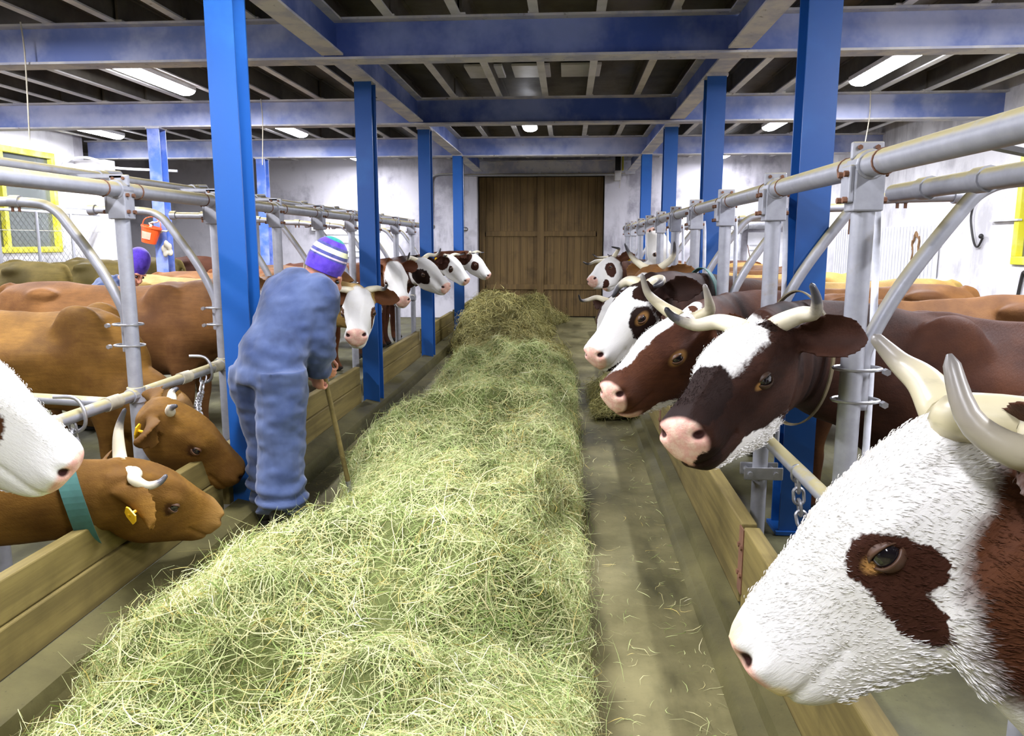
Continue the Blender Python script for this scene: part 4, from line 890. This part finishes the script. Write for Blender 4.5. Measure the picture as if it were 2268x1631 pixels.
# ------------------------------------------------------------------ people
def remesh_obj(g, name, vox, it, mats, parent=None, noise_=None):
    o = g.build(name, mats, None); rm = o.modifiers.new('r', 'REMESH'); rm.mode = 'VOXEL'; rm.voxel_size = vox
    sm = o.modifiers.new('s', 'SMOOTH'); sm.factor = .5; sm.iterations = it
    dg = bpy.context.evaluated_depsgraph_get(); me = bpy.data.meshes.new_from_object(o.evaluated_get(dg)); old = o.data; o.modifiers.clear(); o.data = me; bpy.data.meshes.remove(old)
    if noise_:
        n = len(me.vertices); co = np.empty(n*3, np.float32); me.vertices.foreach_get('co', co); co = co.reshape(-1, 3).astype(float); nr = np.empty(n*3, np.float32); me.vertices.foreach_get('normal', nr); nr = nr.reshape(-1, 3)
        co += nr*noise_(co)[:, None]; me.vertices.foreach_set('co', co.astype(np.float32).ravel())
    me.materials.clear(); [me.materials.append(x) for x in (mats if isinstance(mats, list) else [mats])]
    me.shade_smooth(); me.update()
    if parent: par(o, parent)
    return o
def limb(g, pts, rad, n=18, seg=16, flat=1.0):
    P = curve(pts, n); r = cr(np.array(rad, float)[:, None], np.linspace(0, len(rad)-1, n))[:, 0]; g.tube(P, r, seg, flat=flat)
def hand(g, wrist, d, palm_n, curl=.8, sd=1):
    """palm with four unequal fingers curled round a shaft and a thumb from the side of the palm"""
    F = frame3(d, palm_n); T = lambda p: np.array(wrist) + F @ np.array(p, float)
    g.ell(T((.055, 0, 0)), (.056, .042, .018), F)
    for k, (y, L) in enumerate([(-.031, .075), (-.010, .086), (.011, .080), (.031, .062)]):
        p = [T((.09, y, 0))]; a = -.1; q = np.array([.09, y, 0.])
        for sgm in (.42, .33, .25):
            a -= curl; q = q + np.array([math.cos(a), 0, math.sin(a)])*L*sgm; p.append(T(q))
        g.tube(p, [.0105, .0098, .009, .0075], 8)
    g.tube([T((.03, -sd*.034, -.004)), T((.062, -sd*.060, -.018)), T((.088, -sd*.058, -.040)), T((.10, -sd*.040, -.052))], [.014, .012, .0105, .008], 8)
def head_geo(g, c, F, s=1.0):
    T = lambda p: np.array(c) + F @ (np.array(p, float)*s)      # x forward, z up
    g.ell(T((-.01, 0, .035)), np.array((.098, .077, .105))*s, F); g.ell(T((.03, 0, -.045)), np.array((.065, .060, .075))*s, F)
    g.ell(T((.075, 0, -.095)), np.array((.025, .03, .02))*s, F); g.ell(T((.103, 0, -.018)), np.array((.022, .014, .026))*s, F); g.ell(T((.096, 0, .02)), np.array((.014, .013, .03))*s, F)
    for sd in (-1, 1):
        g.ell(T((-.005, sd*.080, -.005)), np.array((.020, .010, .034))*s, F); g.ell(T((.062, sd*.034, -.03)), np.array((.03, .025, .025))*s, F); g.ell(T((.078, sd*.034, .038)), np.array((.02, .026, .012))*s, F)
    g.ell(T((.088, 0, -.062)), np.array((.014, .026, .007))*s, F)
def knit_hat(parent, c, F, bands, s=1.0, label=None):
    """rings of a beanie: each colour band is real geometry with its own material"""
    prof = [(.0, -.035, .104), (.05, .0, .108), (.2, .03, .110), (.4, .075, .104), (.6, .12, .088), (.78, .150, .062), (.92, .166, .034), (1, .170, .004)]
    P = cr([[p[1], p[2]] for p in prof], np.linspace(0, len(prof)-1, 36)); na = 36; v = []; f = []; mi = []
    for z, r in P:
        for k in range(na):
            a = 2*PI*k/na; rib = 1 + .012*math.cos(a*18); v.append((math.cos(a)*r*1.0*rib*s, math.sin(a)*r*.86*rib*s, (z+.035)*s))
    mats = []
    for m_ in bands: 
        if m_[1] not in mats: mats.append(m_[1])
    for i in range(35):
        u = i/35; m_ = [b for b in bands if u < b[0]][0][1]
        for k in range(na): f.append((i*na+k, i*na+(k+1)%na, (i+1)*na+(k+1)%na, (i+1)*na+k)); mi.append(mats.index(m_))
    f.append(tuple(35*na+k for k in range(na))); mi.append(mats.index(bands[-1][1]))
    V = np.array(v); V[:, 0] -= .012; V = V @ F.T + np.array(c); g = MB(); g.v = V.tolist(); g.f = f; g.m = mi
    o = g.build('knit_hat', mats, parent, smooth=True); so = o.modifiers.new('t', 'SOLIDIFY'); so.thickness = .006
    if label: o['label'] = label
    return o
def boot(parent, ankle, fwd):
    F = frame3((fwd[0], fwd[1], 0), (0, 0, 1)); T = lambda p: np.array(ankle) + F @ np.array(p, float); g = MB()
    g.tube([T((-.0, 0, .24)), T((0, 0, .12)), T((.0, 0, .03))], [.066, .062, .055], 14); g.ell(T((.05, 0, -.015)), (.135, .050, .045), F); g.ell(T((.12, 0, -.03)), (.065, .052, .035), F); g.ell(T((-.045, 0, -.02)), (.05, .045, .045), F)
    o = remesh_obj(g, 'boot', .010, 4, M['rubber'], parent); s = MB(); a = np.linspace(0, 2*PI, 24, endpoint=False)
    pr = [(.055 + .14*math.cos(q), (.053 if math.cos(q) > -.2 else .046)*math.sin(q)) for q in a]; lo = [T((x, y, -.075)) for x, y in pr]; hi = [T((x, y, -.055)) for x, y in pr]; n = 24
    s.add(lo + hi, [tuple(range(n))[::-1], tuple(range(n, 2*n))] + [(i, (i+1)%n, (i+1)%n+n, i+n) for i in range(n)]).build('sole', M['rubber'], o); return o
def person(label, hip, sh, neck, headc, headF, armR, armL, legR, legL, bands, feetdir, shw=.19, hipw=.11, side=(0, -1, 0), cover=None, boots=True, k0=.026):
    """armX = (elbow, wrist); legX = (knee, ankle); R is the person's right"""
    hip, sh, neck = map(lambda q: np.array(q, float), (hip, sh, neck)); side = unit(side)
    root = thing('person', label, 'person', (hip[0], hip[1], 0)); root.location = (float(hip[0]), float(hip[1]), 0)
    def build(g, k, hands):
        # k inflates the clothes over the body
        mid = (hip + sh)/2
        back = unit(np.cross(side, sh-hip)); bulge = back*.0
        F = lambda a: None
        # torso as an elliptical loft
        st = [(hip - np.array([0,0,.09]), .155, .125), (hip + (sh-hip)*.12, .165, .130), (hip + (sh-hip)*.42, .155, .120), (hip + (sh-hip)*.75, .185, .128), (sh + (sh-hip)*.02, .180, .110), (sh + (neck-sh)*.55, .085, .075)]
        C = curve([q[0] for q in st], 22); W = cr([[q[1], q[2]] for q in st], np.linspace(0, 5, 22)); T_, _, _ = frames(C); v = []
        for i in range(22):
            b = unit(side - T_[i]*(side @ T_[i])); n_ = np.cross(b, T_[i])
            for a in np.linspace(0, 2*PI, 24, endpoint=False): v.append(C[i] + b*math.cos(a)*(W[i,0]+k*(1 if k > 0 else 3.6)) + n_*math.sin(a)*(W[i,1]+k*(1 if k > 0 else 3.6)))
        f = [(i*24+j, i*24+(j+1)%24, (i+1)*24+(j+1)%24, (i+1)*24+j) for i in range(21) for j in range(24)] + [tuple(range(24))[::-1], tuple(21*24+j for j in range(24))]
        g.add(v, flip_out(v, f))
        for (el, wr), sd in ((armR, 1), (armL, -1)):
            s0 = sh + side*sd*shw*.92; e = np.array(el, float); w = np.array(wr, float)
            limb(g, [s0 + (sh-s0)*.35, s0, (s0+e)/2, e, (e+w)/2, w if hands else w + (e-w)*.10], [.075+k, .070+k, .055+k, .046+k*1.1, .042+k*1.1, .031+k*(1 if hands else 1.3)])
        for (kn, an), sd in ((legR, 1), (legL, -1)):
            h = hip + side*sd*hipw - np.array([0,0,.04]); kn = np.array(kn, float); an = np.array(an, float)
            limb(g, [h + np.array([0,0,.06]), h - np.array([0,0,.06]), (h+kn)/2, kn, (kn+an)/2, an + (np.array([0,0,.10]) if not hands else 0)], [.10+k, .098+k, .082+k*1.2, .060+k*1.5, .055+k*1.9, .040+k*2.0])
    g = MB(); build(g, -.008, True); limb(g, [sh + (neck-sh)*.3, neck, np.array(headc) - headF[:, 2]*.06 - headF[:, 0]*.01], [.062, .056, .054]); head_geo(g, headc, headF)
    for (el, wr), sd in ((armR, 1), (armL, -1)):
        d = unit(np.array(wr, float)-np.array(el, float)); hand(g, np.array(wr, float), unit(d + np.array([.15, 0, -.1])), unit(np.cross(d, side)*1.0 + side*.3*sd), .75, sd)
    body = remesh_obj(g, 'body', .0065, 4, M['skin'], root)
    for sd in (-1, 1):
        c = np.array(headc) + headF @ np.array([.083, sd*.034, .012]); v, f = ellipsoid(c, (.012,)*3, None, 12, 8); MB().add(v, f).build('eye', M['eye'], root, smooth=True)
    g = MB(); build(g, k0, False)
    limb(g, [sh + (neck-sh)*.45, neck + (sh-neck)*.05], [.090, .078])
    def wrinkle(co): return .010*vnoise(co*(7, 7, 11), 3) + .006*vnoise(co*(16, 16, 30), 4) - .002 + .013*np.sin(co[:,2]*75 + 3*vnoise(co*6, 8))*np.exp(-((co[:,2]-.26)/.10)**2) + .005*np.sin(co[:,2]*60 + co[:,0]*25)*np.exp(-((co[:,2]-1.0)/.06)**2)
    cv = remesh_obj(g, 'coverall', .012, 3, cover or M['coverall'], root, wrinkle)
    if boots:
        for (kn, an), fd in ((legR, feetdir[0]), (legL, feetdir[1])): boot(root, np.array(an, float), fd)
    knit_hat(root, np.array(headc) + headF @ np.array([.0, 0, .035]), headF, bands)
    return root, cv
bands = [(.34, M['hat_purple']), (.37, M['hat_navy']), (.40, M['hat_pink']), (.43, M['hat_navy']), (.54, M['hat_cream']), (.575, M['hat_navy']), (.72, M['hat_purple']), (1.1, M['hat_teal'])]
HFm = frame3((.84, .36, -.40), (.42, .06, .90))
man, cv = person('man in washed blue coveralls and striped knit hat bending over a fork', (-1.585, 3.920, 0.93), (-1.485, 4.200, 1.32), (-1.435, 4.270, 1.375), (-1.395, 4.310, 1.405), HFm,
    ((-1.350, 4.080, 1.05), (-1.405, 4.180, 0.87)), ((-1.510, 4.540, 1.08), (-1.430, 4.360, 0.93)), ((-1.500, 3.840, 0.5), (-1.490, 3.760, 0.1)), ((-1.635, 4.020, 0.5), (-1.665, 4.100, 0.1)),
    bands, ((.75, .45), (.7, .5)), side=unit((.84, -.54, 0)), shw=.185, k0=.042)
# hay fork held in both hands
fork = thing('hay_fork', 'wooden handled hay fork held by the man, tip down at the hay', 'fork', (-1.26, 4.33, 0))
top = np.array([-1.45, 4.30, 1.10]); tip = np.array([-1.29, 4.32, .20]); MB().tube(curve([top, (top+tip)/2, tip], 10), .015, 10).build('fork_handle', M['board'], fork, smooth=True)
MB().tube([tip, tip + (tip-top)*.06], [.018, .012], 8).build('ferrule', M['steel'], fork, smooth=True)
q = tip + (tip-top)*.05
for k in (-1, 0, 1):
    MB().tube(curve([q, q + np.array([.03+.02*k, .07*k, -.03]), q + np.array([.07, .08*k, -.07]), q + np.array([.18, .08*k, -.115])], 10), .005, 6).build('tine', M['steel'], fork, smooth=True)
# second herdsman stooping between the far cows, only the hat shows
HF2 = frame3((-.5, .55, -.55), (-.25, .2, .9))
person('second person stooping behind the pale cow, only a purple blue hat showing', (-4.210, 6.35, 0.82), (-3.950, 6.41, 1.2), (-3.840, 6.43, 1.28), (-3.760, 6.45, 1.34), frame3((.75, -.3, -.5), (.35, 0, .9)),
    ((-3.870, 6.23, 0.96), (-3.790, 6.27, 0.74)), ((-3.890, 6.63, 0.96), (-3.770, 6.57, 0.74)), ((-4.140, 6.25, 0.44), (-4.190, 6.25, 0.08)), ((-4.170, 6.49, 0.44), (-4.210, 6.51, 0.08)), [(1.1, M['hat_purple'])], ((1, 0), (1, 0)), side=(.35, -.94, 0), shw=.15)

# ------------------------------------------------------------------ things on walls, columns and ceiling
# red bucket and tack hung on the faded left column
b = thing('bucket', 'small orange red plastic bucket hanging on the faded blue column', 'bucket', (-5.22, 9.36, 1.60))
m = MB(); n = 24; prof = [(.085, 0), (.115, .19), (.122, .19), (.122, .21), (.108, .21), (.082, .012), (0, .012)]; v = [(0, 0, 0)]
Rb = Matrix.Rotation(R(14), 3, 'Y')
for r_, z in prof[:-1]: v += [(r_*math.cos(2*PI*k/n), r_*math.sin(2*PI*k/n), z) for k in range(n)]
v.append((0, 0, .012)); f = [(0, 1+(k+1)%n, 1+k) for k in range(n)]
for i in range(5): f += [(1+i*n+k, 1+i*n+(k+1)%n, 1+(i+1)*n+(k+1)%n, 1+(i+1)*n+k) for k in range(n)]
f += [(len(v)-1, 1+5*n+k, 1+5*n+(k+1)%n) for k in range(n)]
tr = lambda p: tuple(Vector((-5.22, 9.36, 1.60)) + Rb @ Vector(p))
m.add([tr(p) for p in v], f).build('pail', M['orange'], b, smooth=False)
MB().tube([tr(p) for p in curve([(-.118, 0, .195), (-.10, 0, .28), (0, .02, .33), (.10, 0, .28), (.118, 0, .195)], 16)], .006, 8).build('handle', M['orange'], b, smooth=True)
v = []; f = []
for k in range(8):
    a = -PI/2 - .55 + 1.1*k/7
    for z in (.05, .14): v.append(tr(((.0875 + .030*z/.19 + .0045)*math.cos(a), (.0875 + .030*z/.19 + .0045)*math.sin(a), z)))
f = [(2*k, 2*k+2, 2*k+3, 2*k+1) for k in range(7)]; MB().add(v, f).build('paper_label', plain('washed out label', (.9,.45,.32), .6), b)
def coil(name, label, cat, c, r0, r1, turns, rad, mat, ax='Y', sag=1.25):
    t = thing(name, label, cat, c); P = []
    for k in range(int(turns*22)):
        a = 2*PI*k/22; q = .85 + .15*math.sin(k*1.7); u, w = r0*q*math.cos(a), r1*q*math.sin(a); o = .012*math.sin(k*.9)
        P.append((c[0]+u, c[1]+o, c[2]+w) if ax == 'Y' else (c[0]+o, c[1]+u, c[2]+w))
    MB().tube(P, rad, 6).build('rope_loop', mat, t, smooth=True); return t
coil('rope_coil', 'beige rope tangle looped on the faded blue column above the bucket', 'rope', (-5.10, 9.42, 1.80), .15, .08, 4, .010, M['twine'])
t = thing('cloth_rag', 'crumpled pale rag stuck on the faded column below the bucket', 'rag', (-5.05, 9.46, 1.50)); g = MB()
for k in range(7): g.ell((-5.05 + RNG.uniform(-.06, .06), 9.47 + RNG.uniform(-.02, .01), 1.52 + RNG.uniform(-.08, .08)), (.035, .025, .05), None, 8, 6)
remesh_obj(g, 'rag', .012, 4, M['twine'], t)
# wire-mesh fence along the left window
t = thing('mesh_fence', 'wire mesh fence with pipe top rails along the yellow left window', 'fence', (-7.85, 9, 0)); X = -7.85
for z in (2.15, 2.06): MB().tube([(X, 5.0, z), (X, 12.6, z)], .020, 10).build('fence_rail', M['pipe'], t, smooth=True)
for y in np.arange(5.4, 12.6, .8): MB().tube([(X+.02, y, 0), (X+.02, y, 2.06)], .024, 10).build('fence_post', M['galv'], t, smooth=True)
m = MB()
for k, y in enumerate(np.arange(4.3, 12.6, .11)):
    for s_ in (1, -1):
        a, b_ = (y, 1.15), (y + .9, 2.05); 
        if s_ < 0: a, b_ = (y + .9, 1.15), (y, 2.05)
        if min(a[1-1], b_[0]) > 5 and max(a[0], b_[0]) < 12.6: m.tube([(X - .004*s_, a[0], a[1]), (X - .004*s_, b_[0], b_[1])], .0028, 4, cap=False)
wm = m.build('wire_mesh', M['rubber'], t); wm['kind'] = 'stuff'
MB().tube([(X, 5, 1.78), (X, 12.6, 1.78)], .006, 6).build('tension_wire', M['galv'], t)
# conduit hopping over the left wall corner
MB()
t = thing('conduit', 'grey cable conduit bending over the left wall corner under the beam', 'conduit', (-7.9, 12.6, 3.0))
MB().tube(curve([(-8.24, 12.2, 1.5), (-8.24, 12.3, 2.7), (-8.2, 12.45, 2.95), (-8.0, 12.6, 3.0), (-7.8, 12.66, 2.94), (-7.6, 12.68, 2.84), (-6.6, 12.9, 2.80)], 30), .022, 10).build('conduit_tube', M['pipe'], t, smooth=True)
# back wall
t = thing('wall_hatch', 'white panelled hatch on the back wall behind the man', 'hatch', (-4.3, YB-.03, 1.6))
hx0, hx1, hz0, hz1 = -5.35, -4.12, 1.30, 2.06
MB().box(hx0, hx1, YB-.03, YB, hz0, hz1).build('hatch_board', M['white'], t, bevel=.006)
for z in (1.42, 1.60, 1.78, 1.94): MB().box(hx0+.06, hx1-.06, YB-.055, YB-.03, z, z+.012).build('hatch_slat', M['pipe'], t)
for x in (hx0, hx1-.05): MB().box(x, x+.05, YB-.06, YB-.03, hz0, hz1).build('hatch_frame', M['white'], t, bevel=.004)
MB().box(hx0-.16, hx0-.02, YB-.08, YB, 1.86, 2.02).build('junction_box', M['white'], t, bevel=.008)
t = thing('conduit', 'thin bent steel conduit on the back wall left of the wooden door', 'conduit', (-2.6, YB-.03, 2))
MB().tube(curve([(-2.92, YB-.03, 1.95), (-2.90, YB-.03, 2.5), (-2.90, YB-.03, 2.88), (-2.82, YB-.03, 3.0), (-2.6, YB-.03, 3.03), (-2.0, YB-.03, 3.03), (-1.9, YB-.03, 3.03)], 30), .018, 8).build('conduit_tube', M['galv'], t, smooth=True)
t = thing('pull_cord', 'thin rod with grey round float hanging left of the wooden door', 'cord', (-2.2, YB-.25, 1.8))
MB().tube([(-2.17, YB-.3, 3.56), (-2.17, YB-.3, 1.92)], .012, 6).build('cord', M['galv'], t); MB().ell((-2.17, YB-.3, 1.88), (.085, .085, .06)).build('float', M['steel'], t, smooth=True)
t = thing('door_track', 'steel pipe running across above the wooden door', 'pipe', (-.6, YB-.12, 3.03))
MB().tube([(-2.2, YB-.265, 2.985), (1.15, YB-.265, 2.985)], .024, 10).build('track_pipe', M['galv'], t, smooth=True)
for x in (-2.1, -.6, 1.05): MB().box(x-.02, x+.02, YB-.275, YB-.236, 2.985, 3.06).build('track_bracket', M['steel'], t)
t = thing('roll_bracket', 'dark bracket with a yellow strap at the upper right of the door', 'bracket', (1.0, YB-.2, 3.1))
MB().box(.93, 1.06, YB-.30, YB-.05, 2.86, 3.06).build('bracket_box', M['joist'], t, bevel=.01); MB().box(1.08, 1.11, YB-.30, YB-.27, 3.06, 3.34).build('strap', M['yellow'], t); MB().box(.94, 1.05, YB-.36, YB-.31, 3.06, 3.36).build('hanger', M['dark'], t)
t = thing('air_duct', 'grey metal duct with an elbow on the right part of the back wall', 'duct', (3.2, YB-.15, 1.5))
P = curve([(4.35, YB-.16, 2.02), (3.95, YB-.16, 2.02), (3.62, YB-.16, 2.0), (3.46, YB-.16, 1.86), (3.43, YB-.16, 1.6), (3.43, YB-.16, .4)], 28)
MB().tube(P, .13, 20).build('duct_pipe', M['pipe'], t, smooth=True)
for q in (0, 10, 17): MB().tube([P[q], P[q] + (P[q+1]-P[q])*.4], .14, 20).build('duct_collar', M['galv'], t)
t = thing('wall_hatch', 'white hatch with dark cracks beside the duct on the back wall', 'hatch', (4.1, YB-.03, 1.4))
MB().box(3.72, 4.5, YB-.03, YB, .9, 1.82).build('hatch_board', M['white'], t, bevel=.006)
for z in (1.45, 1.55): MB().box(3.76, 4.3, YB-.045, YB-.03, z, z+.015).build('hatch_slat', M['pipe'], t)
MB().tube([(3.72, YB-.04, 1.56), (3.78, YB-.04, 1.3), (3.9, YB-.04, 1.0)], .008, 6).build('hatch_hook', M['rust'], t)
# right wall: slatted panel, coil, cable, shelf, strap
t = thing('slatted_panel', 'white slatted panel on the right wall behind the cow backs', 'panel', (XR-.04, 13, 1.5))
so = None
for k, y in enumerate(np.arange(10.9, 14.9, .11)):
    if so is None: so = MB().box(-.02, .012, 0, .075, 0, .86).build('slat', M['white'], t, bevel=.004); o = so
    else: o = so.copy(); COL.objects.link(o); o.parent = t
    o.parent = t; o.matrix_parent_inverse = Matrix.Identity(4); o.location = (.012 - .0, y - 13, -.52 + random.uniform(-.008, .008))
MB().box(XR-.02, XR, 10.85, 14.95, 1.55, 1.62).build('slat_rail', M['pipe'], t); MB().box(XR-.02, XR, 10.85, 14.95, 1.05, 1.12).build('slat_rail', M['pipe'], t)
for y in (14.2, 13.6): MB().tube([(XR-.06, y, 2.2), (XR-.06, y, 1.75)], .016, 6).build('slat_hook', M['rust'], t)
coil('rope_coil', 'brown rope coil hanging on the white slatted right wall', 'rope', (XR-.06, 11.5, 1.50), .13, .26, 4, .010, M['rope'], 'X')
t = thing('wall_cable', 'thin cable with a red knob on the bare white right wall', 'cable', (XR-.03, 9.9, 2))
MB().tube(curve([(XR-.03, 9.95, 2.36), (XR-.03, 10.0, 2.2), (XR-.03, 10.1, 1.95), (XR-.03, 10.05, 1.75), (XR-.03, 9.95, 1.58), (XR-.03, 9.86, 1.56), (XR-.03, 9.78, 1.66)], 24), .013, 6).build('cable', M['rubber'], t, smooth=True)
MB().ell((XR-.05, 9.86, 2.36), (.03, .03, .028)).build('red_knob', M['orange'], t, smooth=True); MB().ell((XR-.05, 9.78, 1.68), (.028, .03, .03)).build('plug', M['rubber'], t, smooth=True)
MB().box(XR-.05, XR, 9.05, 9.62, 1.845, 1.865).build('wall_shelf', M['pipe'], tag(thing('shelf', 'short thin ledge on the right wall beside the yellow window', 'shelf', (XR, 9.3, 1.85)), 'short thin ledge on the right wall beside the yellow window', 'shelf'))
t = thing('hanging_strap', 'dark strap hung on the right wall below the yellow window corner', 'strap', (XR-.03, 8.9, 1.3))
MB().tube(curve([(XR-.03, 8.93, 1.0), (XR-.03, 8.88, 1.25), (XR-.03, 8.84, 1.28), (XR-.03, 8.78, 1.2), (XR-.03, 8.74, 1.0)], 16), .018, 6).build('strap', M['rubber'], t, smooth=True)
# loft hatch in the ceiling, its white boards standing in for light from above
t = thing('loft_hatch', 'ceiling hatch with boards whitened as if lit from above, over the alley', 'hatch', (-.6, 9.1, 3.5))
for x0, x1 in ((-1.16, -.74), (-.64, -.22), (-.10, .34)):
    MB().box(x0, x1, 8.75, 9.35, 3.50, 3.53).build('hatch_board', M['white'], t, bevel=.006)
MB().box(-1.2, .38, 7.5, 7.56, 3.3, 3.55).build('hatch_frame', M['ceil'], t)
# cords hanging from the beams
for x, y, z1, lab in [(-4.35, 6.15, 2.42, 'pale cord hanging from the nearest left beam at the upper left'), (-3.75, 9.5, 2.55, 'pale cord hanging between the first and second left columns'), (3.45, 9.5, 2.75, 'pale cord hanging below the second right beam'), (1.75, 9.5, 2.7, 'cord dangling beside the second right column'), (1.05, YB-.4, 2.7, 'thin cord dangling before the top of the wooden door')]:
    t = thing('cord', lab, 'cord', (x, y, 3.3)); MB().tube(curve([(x, y, 3.33), (x + .01, y, 3.05), (x - .02, y, z1)], 8), .006, 6).build('cord_strand', M['twine'], t)
for o in list(bpy.data.objects):
    if o.name.split('.')[0] in ('bolt', 'rail_seam', 'u_bolt', 'pipe_clamp', 'post_clamp', 'duct_collar', 'rail_coupling', 'divider_coupling'): o['kind'] = 'stuff'
